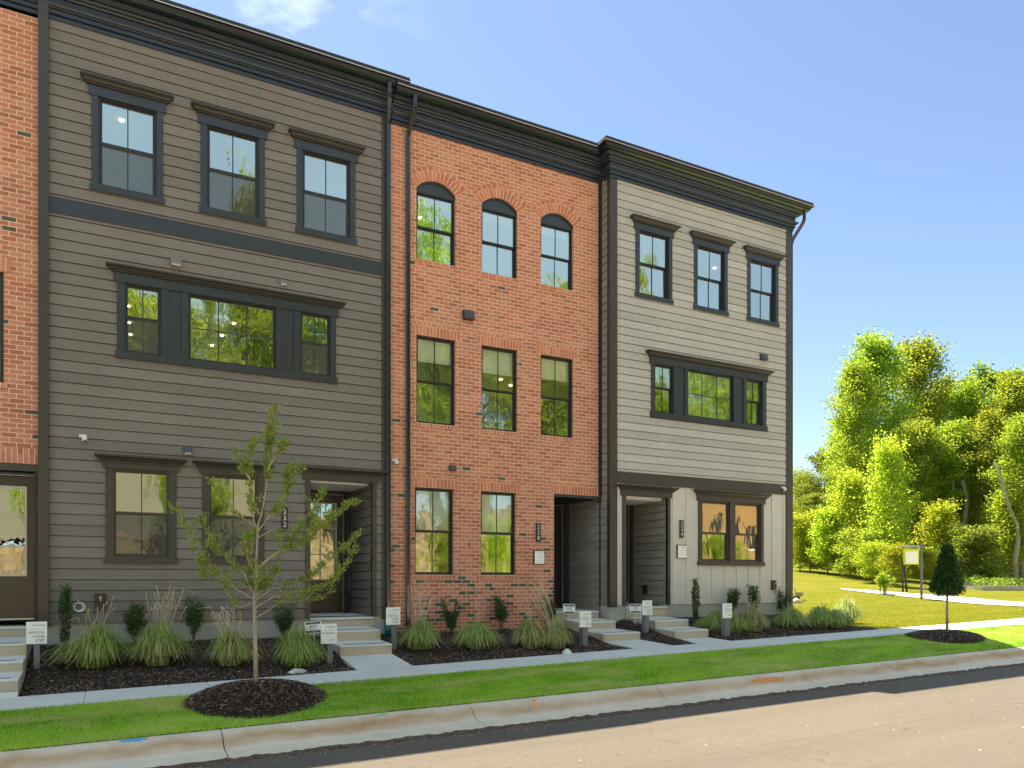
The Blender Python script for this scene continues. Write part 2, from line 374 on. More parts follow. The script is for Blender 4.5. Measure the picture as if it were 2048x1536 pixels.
vor = t.n('ShaderNodeTexVoronoi', feature='DISTANCE_TO_EDGE', i_Scale=.42); mpv = t.n('ShaderNodeMapping'); t.l(p, mpv.inputs[0]); ad = t.n('ShaderNodeVectorMath', operation='ADD'); t.l(mpv.outputs[0], ad.inputs[0])
nv = t.n('ShaderNodeTexNoise', i_Scale=2.0, i_Detail=5.0); t.l(p, nv.inputs['Vector']); t.l(nv.outputs['Color'], ad.inputs[1]); t.l(ad.outputs[0], vor.inputs['Vector'])
ck = t.math('MULTIPLY', t.math('LESS_THAN', vor.outputs['Distance'], .0065), t.math('GREATER_THAN', t.noise(p, .45, 2), .50)); col = t.mix(t.math('MULTIPLY', ck, .22), col, (.05, .04, .03))
blot = t.math('MULTIPLY', t.math('SUBTRACT', t.noise(p, 2.4, 6, .75), .60), 6, clamp=True); col = t.mix(t.math('MULTIPLY', blot, .5), col, (.25, .215, .165))
t.base(col); t.rough(.9); t.b.inputs['Specular IOR Level'].default_value = .2; t.bump(t.math('ADD', n2, n3), .7, .008); M['road'] = t.m
t = NT('broken_edge'); p = t.pos(); t.base(t.ramp(t.noise(p, 25, 5, .7), [(.35, (.03, .024, .018)), (.6, (.16, .10, .055)), (.8, (.30, .24, .17))])); t.rough(.95); t.bump(t.noise(p, 40, 4), .8, .02); M['edge'] = t.m
# ------- mulch
t = NT('mulch_bark'); gi = t.n('ShaderNodeNewGeometry'); t.base(t.ramp(gi.outputs['Random Per Island'], [(0, (.028, .018, .012)), (.5, (.120, .072, .048)), (.90, (.26, .17, .115)), (1, (.46, .35, .25))])); t.rough(.8); M['chip'] = t.m
t = NT('mulch_ground'); p = t.pos(); t.base(t.ramp(t.noise(p, 45, 5, .7), [(.3, (.014, .009, .006)), (.75, (.07, .042, .028))])); t.rough(.95); t.bump(t.noise(p, 50, 4, .7), 1, .03); M['mulch'] = t.m
# ------- lawn
def lawn(name, g1, g2, straw, sc=1.0):
    t = NT(name); p = t.pos(); a = t.noise(p, .9*sc, 5, .65, stretch=(.6, 1.6, 1)); b = t.noise(p, 38, 4, .7); c_ = t.noise(p, .35*sc, 3)
    col = t.ramp(t.math('ADD', t.math('MULTIPLY', a, .7), t.math('MULTIPLY', b, .3)), [(.35, g1), (.62, g2)])
    col = t.mix(t.math('MULTIPLY', t.math('SUBTRACT', t.noise(p, 1.6*sc, 5, .7, stretch=(.5, 1.5, 1)), .55), 3.5, clamp=True), col, straw)
    t.base(col); t.rough(.9); t.b.inputs['Specular IOR Level'].default_value = .1; t.bump(b, .6, .02); return t.m
M['turf'] = lawn('strip_turf', (.17, .34, .022), (.34, .50, .06), (.56, .52, .22))
M['hill'] = lawn('hill_turf', (.095, .118, .005), (.160, .150, .008), (.28, .22, .06), .6)
t = NT('grass_blade'); t.t.nodes.remove(t.b); p = t.pos(); gi = t.n('ShaderNodeNewGeometry')
a = t.noise(p, .9, 5, .65, stretch=(.6, 1.6, 1)); rr = t.math('ADD', t.math('MULTIPLY', a, .75), t.math('MULTIPLY', gi.outputs['Random Per Island'], .25))
col = t.ramp(rr, [(.38, (.15, .36, .012)), (.54, (.52, .72, .09))])
st = t.math('MULTIPLY', t.math('SUBTRACT', t.noise(p, 1.6, 5, .7, stretch=(.5, 1.5, 1)), .455), 4.5, clamp=True)
col = t.mix(st, col, (.66, .62, .27))
df = t.n('ShaderNodeBsdfDiffuse'); t.l(col, df.inputs[0]); tl = t.n('ShaderNodeBsdfTranslucent'); t.l(col, tl.inputs[0]); ms = t.n('ShaderNodeMixShader', i_0=.4)
t.l(df.outputs[0], ms.inputs[1]); t.l(tl.outputs[0], ms.inputs[2]); t.l(ms.outputs[0], t.out.inputs[0]); M['blade'] = t.m
M['dirt'] = painted('bounce_dirt', (.72, .65, .54), .95, .25, .8, .6, 6)  # dirt made extra pale, added bounce light for the shaded house fronts
M['dirt2'] = painted('clay_bank', (.145, .098, .048), .95, .6, 1.3, 1.0, 3)
M['osb'] = painted('osb_sheathing', (.27, .145, .045), .8, .35, 3, .2, 20, (3, 3, .3))
M['leaf_f'] = leaf_mat('forest_leaf', (.105, .165, .016), (.190, .255, .026), (.50, .60, .045), .56, True, .8)
t = NT('insect_mesh'); t.t.nodes.remove(t.b); a_ = t.n('ShaderNodeBsdfTransparent'); d_ = t.n('ShaderNodeBsdfDiffuse'); d_.inputs[0].default_value = (.10, .10, .10, 1); ms = t.n('ShaderNodeMixShader', i_0=.50); t.l(a_.outputs[0], ms.inputs[1]); t.l(d_.outputs[0], ms.inputs[2]); t.l(ms.outputs[0], t.out.inputs[0]); M['screen'] = t.m
M['leaf_y'] = leaf_mat('yellow_forest_leaf', (.13, .195, .016), (.24, .31, .030), (.66, .74, .05), .60, True, .9)
M['leaf_d'] = leaf_mat('dark_forest_leaf', (.075, .115, .018), (.150, .195, .032), (.34, .42, .04), .52, True, .8)
M['leaf_s'] = leaf_mat('sapling_leaf', (.11, .20, .028), (.38, .42, .09), (.40, .48, .07), .4, False, .35)
M['leaf_b'] = leaf_mat('shrub_leaf', (.025, .065, .014), (.080, .150, .034), (.09, .17, .03), .25, False, .35)
M['leaf_c'] = leaf_mat('conifer_leaf', (.020, .062, .010), (.045, .110, .018), (.05, .12, .01), .25, False, .5)
M['tuft'] = leaf_mat('tuft_blade', (.17, .30, .035), (.55, .64, .20), (.40, .50, .10), .35, False, .5)
M['tuft_dry'] = leaf_mat('tuft_dry_blade', (.46, .36, .16), (.70, .58, .32), (.45, .36, .16), .3, False, .6)
M['tan'] = metal('dry_stalk', (.66, .53, .35), .8)
M['wrap'] = painted('house_wrap', (.19, .17, .12), .8, .06, 1, 0); M['ventp'] = metal('grey_print', (.16, .15, .12), .8)
M['yellow'] = metal('yellow_paint', (.75, .70, .02), .5)
M['stone'] = painted('pale_stone', (.62, .58, .48), .8, .2, 12, .5, 30)

# ------------------------------------------------------------------ terrain functions
YD, YG = 14.5, 14.18
def sst(a, b, x): q = min(1, max(0, (x-a)/(b-a))); return q*q*(3-2*q)
def zs(x): return -1.505+.0215*min(x, 30)+.0*x
def zc(x): return -1.71+.018*min(x, 32)
def zf(x): v = -1.06+(.19)*sst(9.9, 10.4, x); return v+(zs(x)+.05-v)*sst(15.4, 17.0, x)
def bed(x, y):
    q = min(1, max(0, (y-11.94)/2.3))
    return zs(x)-.02+(zf(x)-zs(x)+.02)*(q**1.35)+.035*math.sin(x*2.3+y*1.7)*math.sin(y*2.9+x)*min(1, q*4)*(1 if q < .95 else .3)
def road_z(x, y): return zc(x)-.19+.018*(min(8.5, y)-8.5)*-1 if y > 4 else zc(x)-.19+.081+.018*(y-4)
CURB = [(8.40, -.20), (8.86, -.165), (8.97, -.13), (9.06, -.05), (9.13, -.008), (9.18, 0), (9.26, 0), (9.28, -.06)]
def curb_z(x, y):
    for (a, za), (b, zb) in zip(CURB, CURB[1:]):
        if a <= y <= b: return zc(x)+za+(zb-za)*(y-a)/(b-a)
    return zc(x)
def strip_z(x, y): q = (y-9.26)/(10.8-9.26); return zc(x)+.01+(zs(x)-zc(x)-.02)*q+.05*math.sin(math.pi*min(1, max(0, q)))
def far_z(x, y):
    d = .4707*x+.8824*y
    f = -1.25+.008*(d-17)+2.1*math.exp(-((x-40)**2+(y-46)**2)/(2*14**2))
    n = zs(x)-.012
    q = sst(11.94, 26, y)*1.0
    return n*(1-q)+f*q if y > 11.94 else n
def G(x, y):
    if y < 8.4: return road_z(x, y)
    if y < 9.26: return curb_z(x, y)
    if y < 10.8: return strip_z(x, y)
    if y < 11.94: return zs(x)
    if x < 16.3 and y < 14.6: return bed(x, y)
    return far_z(x, y)
def spot(px, py, fn=G, z0=6, z1=140):
    dx, dy = ray(px); Z = z0
    while Z < z1:
        z = (HY-py)/F*Z
        if fn(Z*dx, Z*dy) >= z: return Vector((Z*dx, Z*dy, fn(Z*dx, Z*dy)))
        Z += .04
    return Vector((z1*dx, z1*dy, fn(z1*dx, z1*dy)))
def grid(name, xs, ys, fn, m, kind='structure', dz=0):
    V = np.array([(x, y, fn(x, y)+dz) for y in ys for x in xs]); nx = len(xs)
    Fq = [(j*nx+i, j*nx+i+1, (j+1)*nx+i+1, (j+1)*nx+i) for j in range(len(ys)-1) for i in range(nx-1)]
    o = np_mesh(name, V, Fq, m); o.data.polygons.foreach_set('use_smooth', [True]*len(o.data.polygons)); tag(o, kind=kind); return o
def lin(a, b, n): return [a+(b-a)*i/(n-1) for i in range(n)]
def far_sheet(x, y):
    if y < 14.6 and x < 17 and y > -1.5: return -2.4
    if y <= 11.94: 
        if y > -1.5: return min(zc(x), zs(x))-.6
        return -1.95
    if x < 17.0 and y < 14.6: return zf(x)-.5
    if x < 15.9: return -1.3
    return far_z(x, y)
# ------------------------------------------------------------------ the ground
xs = sorted(set([-900, -400, -150, -60, -30, -15, -6, 0, 5, 10, 15.0, 15.9]+lin(15.95, 30, 40)+lin(30, 100, 60)+[120, 150, 200, 300, 500, 900]))
ys = sorted(set([-900, -400, -150, -60, -30, -15, -6, -1.51, -1.49, 4, 8, 10.79]+lin(11.945, 30, 50)+lin(30, 90, 50)+[110, 150, 200, 300, 500, 900]))
grid('ground', xs, ys, far_sheet, M['hill'])
grid('road', lin(-40, 60, 101), lin(-.6, 8.5, 24), road_z, M['road'])
grid('dirt_lot', lin(-60, 90, 76), lin(-60, -.55, 40), lambda x, y: zc(x)-.12+.012*(-y), M['dirt'])
# curb in sections with open joints
cb = MB(); xj = 1.2-3.05*8
while xj < 50:
    a, b = xj+.006, xj+3.05-.006; n = 4; k = len(CURB)
    for s_ in range(n):
        u0 = a+(b-a)*s_/n; u1 = a+(b-a)*(s_+1)/n
        for (ya, za), (yb, zb) in zip(CURB, CURB[1:]):
            cb.quad((u0, ya, zc(u0)+za), (u1, ya, zc(u1)+za), (u1, yb, zc(u1)+zb), (u0, yb, zc(u0)+zb))
    for u in (a, b): cb.poly([(u, y, zc(u)+z) for y, z in CURB]+[(u, 9.28, zc(u)-.3), (u, 8.4, zc(u)-.3)])
    xj += 3.05
tag(cb.build('curb', M['curb']), kind='structure')
# broken asphalt lip along the gutter pan
eb = MB(); pr = None
for i in range(700):
    x = -8+i*.07
    ya = 8.37+.05*RNG.random(); yb = ya+.07+.06*RNG.random(); z = zc(x)-.192
    cur = [(x, ya-.03, z+.000), (x, ya, z+.012+.012*RNG.random()), (x, yb, z+.016+.016*RNG.random()), (x, yb+.02, z-.012)]
    if pr:
        for j in range(3): eb.quad(pr[j], cur[j], cur[j+1], pr[j+1])
    pr = cur
tag(eb.build('asphalt_edge', M['edge']), kind='structure')
# sidewalk slabs 1.524 m apart
sw = MB(); x = -.17-1.524*6
while x < 48:
    a, b = x+.007, x+1.524-.007
    sw.hexa([(a, 10.8, zs(a)-.1), (b, 10.8, zs(b)-.1), (b, 11.94, zs(b)-.1), (a, 11.94, zs(a)-.1),
             (a, 10.8, zs(a)-.004), (b, 10.8, zs(b)-.004), (b, 11.94, zs(b)), (a, 11.94, zs(a))])
    sw.quad((a-.02, 10.81, zs(a)-.018), (b+.02, 10.81, zs(b)-.018), (b+.02, 11.93, zs(b)-.014), (a-.02, 11.93, zs(a)-.014))
    x += 1.524
tag(sw.build('sidewalk', M['walk']), kind='structure')
grid('lawn_strip', lin(-12, 48, 181), lin(9.265, 10.8, 10), strip_z, M['turf'])
# walk slabs from steps to the pavement
STEPS = {'a': (-2.05, -.95), 'b': (3.61, 4.53), 'c': (9.03, 9.96), 'd': (10.6, 11.52)}
aw = MB()
for (x0, x1, yb, zb_) in ((-2.05, -.95, 12.0, -1.47), (3.61, 4.53, 12.98, -1.30), (9.03, 9.96, 12.98, -1.245), (10.6, 11.52, 12.64, -1.235)):
    y0 = 11.945
    aw.hexa([(x0, y0, zs(x0)-.15), (x1, y0, zs(x1)-.15), (x1, yb, zb_-.2), (x0, yb, zb_-.2), (x0, y0, zs(x0)+.001), (x1, y0, zs(x1)+.001), (x1, yb, zb_+.004), (x0, yb, zb_-.006)])
tag(aw.build('entry_walks', M['walk']), kind='structure')
HOLES = [(-2.06, -.945, 14.6), (3.60, 4.54, 14.6), (9.02, 9.97, 14.6), (10.59, 11.53, 14.6)]
def bed_mesh(x, y): return bed(x, y)-.45 if any(a < x < b and y < c for a, b, c in HOLES) else bed(x, y)
bxs = sorted(lin(-9, 16.35, 170)+[v for a, b, c in HOLES for v in (a-.001, a+.004, b-.004, b+.001)])
o = grid('mulch_bed', bxs, lin(11.95, 14.6, 26), bed_mesh, M['mulch'])
# curved park path on the hill
pp = [(2300, 1222), (2047, 1210), (1930, 1201), (1870, 1196), (1810, 1189), (1765, 1184), (1722, 1180.3)]
P_ = [spot(a, b, far_z) for a, b in pp]; pb_ = MB(); pr = None
wd = [2.6, 2.6, 2.6, 3.4, 4.6, 3.4, .4]
pts = []
for i in range(len(P_)-1):
    for k in range(8): q = k/8; pts.append((P_[i].lerp(P_[i+1], q), wd[i]+(wd[i+1]-wd[i])*q))
pts.append((P_[-1], wd[-1]))
for p_, wid in pts:
    row = [(p_.x-.42*wid*(j/4-.5), p_.y+wid*(j/4-.5)*1.1) for j in range(5)]
    row = [(a, b, far_z(a, b)+.03) for a, b in row]
    if pr:
        for j in range(4): pb_.quad(row[j], pr[j], pr[j+1], row[j+1])
    pr = row
tag(pb_.build('park_path', M['walk']), kind='structure')
# mulch chips
def chips(name, pts_fn, n, m=M['chip'], lmin=.02, lmax=.055, wmin=.006, wmax=.014):
    C_ = pts_fn(n); n = len(C_); ang = RNG.random(n)*math.tau; tilt = (RNG.random(n)-.5)*1.0; l = RNG.uniform(lmin, lmax, n); ww = RNG.uniform(wmin, wmax, n)
    d = np.stack([np.cos(ang)*np.cos(tilt), np.sin(ang)*np.cos(tilt), np.sin(tilt)], 1); s = np.stack([-np.sin(ang), np.cos(ang), (RNG.random(n)-.5)*1.2], 1)
    a = C_-d*l[:, None]/2-s*ww[:, None]/2; b = a+d*l[:, None]; c = b+s*ww[:, None]; e = a+s*ww[:, None]
    V = np.stack([a, b, c, e], 1).reshape(-1, 3); return np_mesh(name, V, np.arange(n*4).reshape(-1, 4), m)
def inrect(x, y): return any(a-.01 < x < b+.01 for a, b in STEPS.values())
def bedpts(n):
    out = []
    while len(out) < n:
        x = RNG.uniform(-3, 16.35); y = 11.96+2.6*RNG.random()**1.3
        if inrect(x, y): continue
        if x > 16.0+.3*math.sin(y*3): continue
        out.append((x, y, bed(x, y)+.006+.012*RNG.random()))
    return np.array(out)
tag(chips('mulch_chips', bedpts, 46000), 'dark brown shredded bark mulch covering the planting beds', 'mulch', kind='stuff')
def gritpts(n):
    x = RNG.uniform(-3, 24, n); y = 8.36-np.abs(RNG.normal(0, .16, n)); y[::3] = 8.42+np.abs(RNG.normal(0, .05, len(y[::3]))); far = RNG.random(n) < .25; y = np.where(far, RNG.uniform(4.5, 8.3, n), y)
    return np.array([(a, b, (curb_z(a, b) if b > 8.4 else road_z(a, b))+.004) for a, b in zip(x, y)])
t = NT('road_grit'); gi = t.n('ShaderNodeNewGeometry'); t.base(t.ramp(gi.outputs['Random Per Island'], [(0, (.05, .035, .025)), (.6, (.26, .19, .12)), (1, (.52, .45, .36))])); t.rough(.9); M['grit'] = t.m
tag(chips('road_grit', gritpts, 5200, M['grit'], .006, .022, .005, .014), 'loose grit and crumbs of soil along the gutter and on the road', 'grit', kind='stuff')
# ------- tree rings on the strip
def ring(cx, cy, rx, ry, h):
    def fz(x, y):
        q = math.sqrt(((x-cx)/rx)**2+((y-cy)/ry)**2); return G(x, min(y, 10.79))+h*max(0, 1-q**2.2)**.8
    m = MB(); N = 28
    rings = [[(cx+rx*q*math.cos(math.tau*k/N)*(1+.04*math.sin(k*2.7)), cy+ry*q*math.sin(math.tau*k/N)*(1+.04*math.sin(k*1.9))) for k in range(N)] for q in (0.02, .3, .55, .75, .9, 1.02)]
    vv = [[(x, y, fz(x, y)+.004-(0.03 if i == 5 else 0)) for x, y in r_] for i, r_ in enumerate(rings)]
    for i in range(5):
        for k in range(N): m.quad(vv[i][k], vv[i][(k+1) % N], vv[i+1][(k+1) % N], vv[i+1][k])
    m.poly(vv[0])
    tag(m.build('mulch_ring', M['mulch'], smooth=True), kind='structure')
    def pf(n):
        out = []
        while len(out) < n:
            a = RNG.random()*math.tau; q = RNG.random()**.5*1.03; x = cx+rx*q*math.cos(a); y = cy+ry*q*math.sin(a); out.append((x, y, fz(x, y)+.008+.015*RNG.random()))
        return np.array(out)
    o = chips('ring_chips', pf, int(5200*rx*ry/.6)); return fz, o
ringz, rc = ring(1.75, 10.16, .86, .72, .20); tag(rc, 'loose bark chips heaped round the young street tree', 'mulch', kind='stuff')
ringz2, rc2 = ring(16.0, 10.25, 1.0, .62, .10); tag(rc2, 'loose bark chips round the small clipped evergreen', 'mulch', kind='stuff')
# ------- grass blades on the strip (and just beyond the bed)
def blades(name, C_, hmin, hmax, wd_, m):
    n = len(C_); ang = RNG.random(n)*math.tau; lean = RNG.normal(0, .35, (n, 2)); h = RNG.uniform(hmin, hmax, n)
    s = np.stack([np.cos(ang), np.sin(ang), np.zeros(n)], 1)*wd_/2
    tip = C_+np.stack([lean[:, 0]*h, lean[:, 1]*h, h], 1)
    V = np.stack([C_-s, C_+s, tip], 1).reshape(-1, 3); return np_mesh(name, V, np.arange(n*3).reshape(-1, 3), m)
n = 170000; X_ = RNG.uniform(-2.2, 1, n); X_ = -2.2+27*RNG.random(n)**1.25; Y_ = RNG.uniform(9.235, 10.83, n)
keep = (((X_-1.75)/.85)**2+((Y_-10.16)/.71)**2 > 1) & (((X_-16)/1.0)**2+((Y_-10.25)/.62)**2 > 1)
X_, Y_ = X_[keep], Y_[keep]
bare = np.sin(X_*1.7)+np.sin(X_*.63+2)
keep = ~((Y_ > 10.70) & (RNG.random(len(X_)) < .5)); X_, Y_ = X_[keep], Y_[keep]
Z_ = np.array([strip_z(x, y) for x, y in zip(X_, Y_)])
tag(blades('grass', np.stack([X_, Y_, Z_-.004], 1), .018, .048, .008, M['blade']), 'short mown green grass on the strip between pavement and curb', 'grass', kind='stuff')
n = 60000; X2 = 16.1+16*RNG.random(n)**1.4; Y2 = 11.97+13*RNG.random(n)**1.3; k2 = ~((X2 < 16.45) & (Y2 < 14.6)); X2, Y2 = X2[k2], Y2[k2]; Z2 = np.array([far_z(a, b) for a, b in zip(X2, Y2)])
t = NT('sunny_blade'); t.t.nodes.remove(t.b); gi = t.n('ShaderNodeNewGeometry'); pc = t.noise(t.pos(), .8, 5, .7)
col = t.ramp(t.math('ADD', t.math('MULTIPLY', pc, .7), t.math('MULTIPLY', gi.outputs['Random Per Island'], .3)), [(.35, (.25, .28, .010)), (.6, (.42, .40, .03)), (.72, (.55, .46, .10))])
df = t.n('ShaderNodeBsdfDiffuse'); t.l(col, df.inputs[0]); tl = t.n('ShaderNodeBsdfTranslucent'); t.l(col, tl.inputs[0]); ms = t.n('ShaderNodeMixShader', i_0=.4); t.l(df.outputs[0], ms.inputs[1]); t.l(tl.outputs[0], ms.inputs[2]); t.l(ms.outputs[0], t.out.inputs[0]); M['blade2'] = t.m
tag(blades('lawn_grass', np.stack([X2, Y2, Z2-.004], 1), .02, .06, .010, M['blade2']), 'sunlit mown grass on the slope right of the end house', 'grass', kind='stuff')
# ------- utility paint on the curb
def paint(px, py, col, name, lab, rx=.16, ry=.05):
    c_ = spot(px, py); tt = NT(name); tt.base(col); tt.rough(.7)
    nz_ = tt.noise(tt.pos(), 22, 4, .7); al = tt.math('GREATER_THAN', nz_, .44); tt.l(al, tt.b.inputs['Alpha'])
    m = MB(); nx, ny_ = 12, 5
    for i in range(nx):
        for j in range(ny_):
            q = []
            for di, dj in ((0, 0), (1, 0), (1, 1), (0, 1)):
                u = (i+di)/nx*2-1; v = (j+dj)/ny_*2-1
                if u*u+v*v > 1.5: break
                x = c_.x+rx*u+.3*ry*v; y = c_.y+ry*v; y = min(9.259, max(8.41, y)); q.append((x, y, curb_z(x, y)+.004))
            if len(q) == 4: m.quad(*q)
    o = m.build('paint_mark', tt.m, loc=c_); tag(o, lab, 'paint mark', 'utility paint marks on the curb')
paint(267, 1483, (.08, .42, .75), 'blue_spray', 'blue sprayed patch on the curb below the grass, nearest the camera', .13)
paint(763, 1431, (.10, .50, .42), 'green_spray', 'faint green sprayed dot on the curb right of the tree ring', .06, .03)
paint(1397, 1360, (.08, .50, .38), 'green_spray', 'green sprayed patch on the curb just left of a blue one', .11)
paint(1489, 1349, (.15, .42, .68), 'blue_spray', 'blue sprayed patch on the curb between green and orange ones', .11)
paint(1537, 1362, (.75, .28, .08), 'orange_spray', 'orange sprayed dash low on the curb face', .36, .04)
paint(1069, 1407, (.75, .38, .15), 'orange_spray', 'short upright orange sprayed stroke on the curb', .03, .09)
paint(1800, 1317.5, (.15, .42, .68), 'blue_spray', 'blue sprayed patch on the curb before the clipped evergreen', .18)
paint(1874, 1310, (.08, .50, .38), 'green_spray', 'small green sprayed dot on the curb before the clipped evergreen', .12)

# ------------------------------------------------------------------ house building kit
def subtract(zz, holes):     # z interval minus list of z intervals
    segs = [zz]
    for a, b in holes:
        ns = []
        for s0, s1 in segs:
            if b <= s0 or a >= s1: ns.append((s0, s1)); continue
            if a > s0: ns.append((s0, a))
            if b < s1: ns.append((b, s1))
        segs = ns
    return [s_ for s_ in segs if s_[1]-s_[0] > 1e-5]
def lap(mb, T, u0, u1, z0, z1, holes=(), ex=.178, zoff=0):
    br = sorted(set([u0, u1]+[h for H in holes for h in H[:2] if u0 < h < u1]))
    k = math.floor((z0-zoff)/ex)
    while zoff+k*ex < z1:
        cb_, ct = zoff+k*ex, zoff+(k+1)*ex; k += 1
        for a, b in zip(br, br[1:]):
            hs = [(H[2], H[3]) for H in holes if H[0] <= a+1e-6 and H[1] >= b-1e-6]
            for s0, s1 in subtract((max(cb_, z0), min(ct, z1)), hs):
                if abs(s1-ct) < 1e-5 and s1 < z1-1e-4 and s1-s0 > .03:
                    mb.quad(T(a, .004, s1-.013), T(b, .004, s1-.013), T(b, -.03, s1-.013), T(a, -.03, s1-.013)); mb.quad(T(a, -.03, s1-.013), T(b, -.03, s1-.013), T(b, -.03, s1), T(a, -.03, s1)); s1 -= .013
                d0 = .020-.016*(s0-cb_)/ex; d1 = .020-.016*(s1-cb_)/ex
                mb.quad(T(a, d0, s0), T(b, d0, s0), T(b, d1, s1), T(a, d1, s1))
                if abs(s0-cb_) < 1e-5: mb.quad(T(a, -.03, s0), T(b, -.03, s0), T(b, d0, s0), T(a, d0, s0))
def flatwall(mb, T, u0, u1, z0, z1, holes=(), depth=.10):
    br = sorted(set([u0, u1]+[h for H in holes for h in H[:2] if u0 < h < u1]))
    for a, b in zip(br, br[1:]):
        hs = [(H[2], H[3]) for H in holes if H[0] <= a+1e-6 and H[1] >= b-1e-6]
        for s0, s1 in subtract((z0, z1), hs): mb.quad(T(a, 0, s0), T(b, 0, s0), T(b, 0, s1), T(a, 0, s1))
    for a, b, c, d, nr in [tuple(h[:4])+(len(h) > 4,) for h in holes]:
        mb.quad(T(a, 0, c), T(a, -depth, c), T(a, -depth, d), T(a, 0, d))
        if not nr: mb.quad(T(b, 0, c), T(b, 0, d), T(b, -depth, d), T(b, -depth, c))
        mb.quad(T(a, 0, d), T(a, -depth, d), T(b, -depth, d), T(b, 0, d)); mb.quad(T(a, 0, c), T(b, 0, c), T(b, -depth, c), T(a, -depth, c))
def front(Y): return lambda u, d, z: (u, Y-d, z)

CROWN = [(0, 0), (.03, 0), (.03, .025), (.055, .04), (.075, .075), (.115, .105), (.115, .14), (0, .14)]
def crownpiece(win, x0, x1, Y, z, h=.14, m='crown', proj=1.0):
    mb = MB(); pr_ = [(d*proj, z+zz*h/.14) for d, zz in CROWN]
    mb.sweep(pr_, [(x0, Y+.002), (x0, Y-.028), (x1, Y-.028), (x1, Y+.002)]); return mb.build('crown', M[m], win)
def sash(mb, x0, x1, z0, z1, Y, kind, zm=None, cols=2, rows=1, frw=.032):
    """frame members around glass; returns glass rectangles (x0,x1,z0,z1,y)"""
    yb, yf = Y+.13, Y+.012
    fw = frw
    mb.box(x0, x0+fw, yf, yb, z0, z1); mb.box(x1-fw, x1, yf, yb, z0, z1); mb.box(x0+fw, x1-fw, yf+.001, yb, z1-fw, z1); mb.box(x0+fw, x1-fw, yf+.001, yb, z0, z0+fw)
    gl = []; a, b = x0+fw, x1-fw; m = .016
    if kind == 'double':
        zm = zm if zm is not None else (z0+z1)/2
        ru = .026
        # upper sash (outer), lower sash (set back)
        for (c, d, yo) in ((zm, z1-fw, Y+.035), (z0+fw, zm, Y+.065)):
            mb.box(a, a+ru, yo, yo+.03, c, d); mb.box(b-ru, b, yo, yo+.03, c, d)
            mb.box(a+ru, b-ru, yo+.001, yo+.03, d-ru, d); mb.box(a+ru, b-ru, yo+.001, yo+.03, c, c+ru)
            for i in range(1, cols): xc = a+(b-a)*i/cols; mb.box(xc-.009, xc+.009, yo+.006, yo+.024, c+ru, d-ru)
            gl.append((a+ru, b-ru, c+ru, d-ru, yo+.015))
        mb.box(a, b, Y+.028, Y+.034, zm-.012, zm+.02)
    else:
        yo = Y+.04; ru = .022
        mb.box(a, a+ru, yo, yo+.03, z0+fw, z1-fw); mb.box(b-ru, b, yo, yo+.03, z0+fw, z1-fw); mb.box(a+ru, b-ru, yo+.001, yo+.03, z1-fw-ru, z1-fw); mb.box(a+ru, b-ru, yo+.001, yo+.03, z0+fw, z0+fw+ru)
        for i in range(1, cols): xc = a+(b-a)*i/cols; mb.box(xc-.009, xc+.009, yo+.006, yo+.024, z0+fw+ru, z1-fw-ru)
        for i in range(1, rows): zc_ = z0+(z1-z0)*i/rows; mb.box(a+ru, b-ru, yo+.007, yo+.023, zc_-.009, zc_+.009)
        gl.append((a+ru, b-ru, z0+fw+ru, z1-fw-ru, yo+.015))
    return gl
NW = [0]
def panes(win, gl, gb=()):
    for i, (a, b, c, d, y) in enumerate(gl):
        NW[0] += 1
        mb = MB(); tx = RNG.normal(0, .0035); tz = RNG.normal(0, .0035)   # panes never sit perfectly parallel
        mb.quad((a, y, c), (b, y+tx, c), (b, y+tx+tz, d), (a, y+tz, d)); mb.build('pane', M['glass_b'] if i in gb else (M['glass'] if i == 0 else M['glass2']), win)
def blind(win, x0, x1, z0, z1, Y, m='blind'):
    MB().box(x0, x1, Y+.16, Y+.165, z0, z1).build('blind', M[m], win)
def trim_window(house, Y, x0, x1, z0, z1, zm=None, cas=.10, head=.165, sillh=.10, crown=.112, tm='trim', cm='crown', sm='sash', bl=None, kind='double', cols=2, rows=1, screen=False):
    """x0..x1, z0..z1 = sash opening; trim is added round it"""
    mb = MB(); gl = sash(mb, x0, x1, z0, z1, Y-.01, kind, zm, cols, rows)
    win = mb.build('window', M[sm], house)
    c = MB(); c.bbox(x0-cas, x0, Y-.034, Y+.03, z0, z1, .003); c.bbox(x1, x1+cas, Y-.034, Y+.03, z0, z1, .003)
    c.bbox(x0-cas-.045, x1+cas+.045, Y-.045, Y+.03, z1, z1+head, .003); c.build('casing', M[tm], win)
    MB().bbox(x0-cas-.025, x1+cas+.025, Y-.052, Y+.03, z0-sillh, z0, .006).build('sill', M[tm], win)
    crownpiece(win, x0-cas-.045, x1+cas+.045, Y-.017, z1+head, crown, cm)
    panes(win, gl)
    if bl: blind(win, x0, x1, bl[0], bl[1], Y)
    if screen: MB().quad((x0+.034, Y+.012, z0+.034), (x1-.034, Y+.012, z0+.034), (x1-.034, Y+.012, zm-.014), (x0+.034, Y+.012, zm-.014)).build('insect_screen', M['screen'], win)
    return win
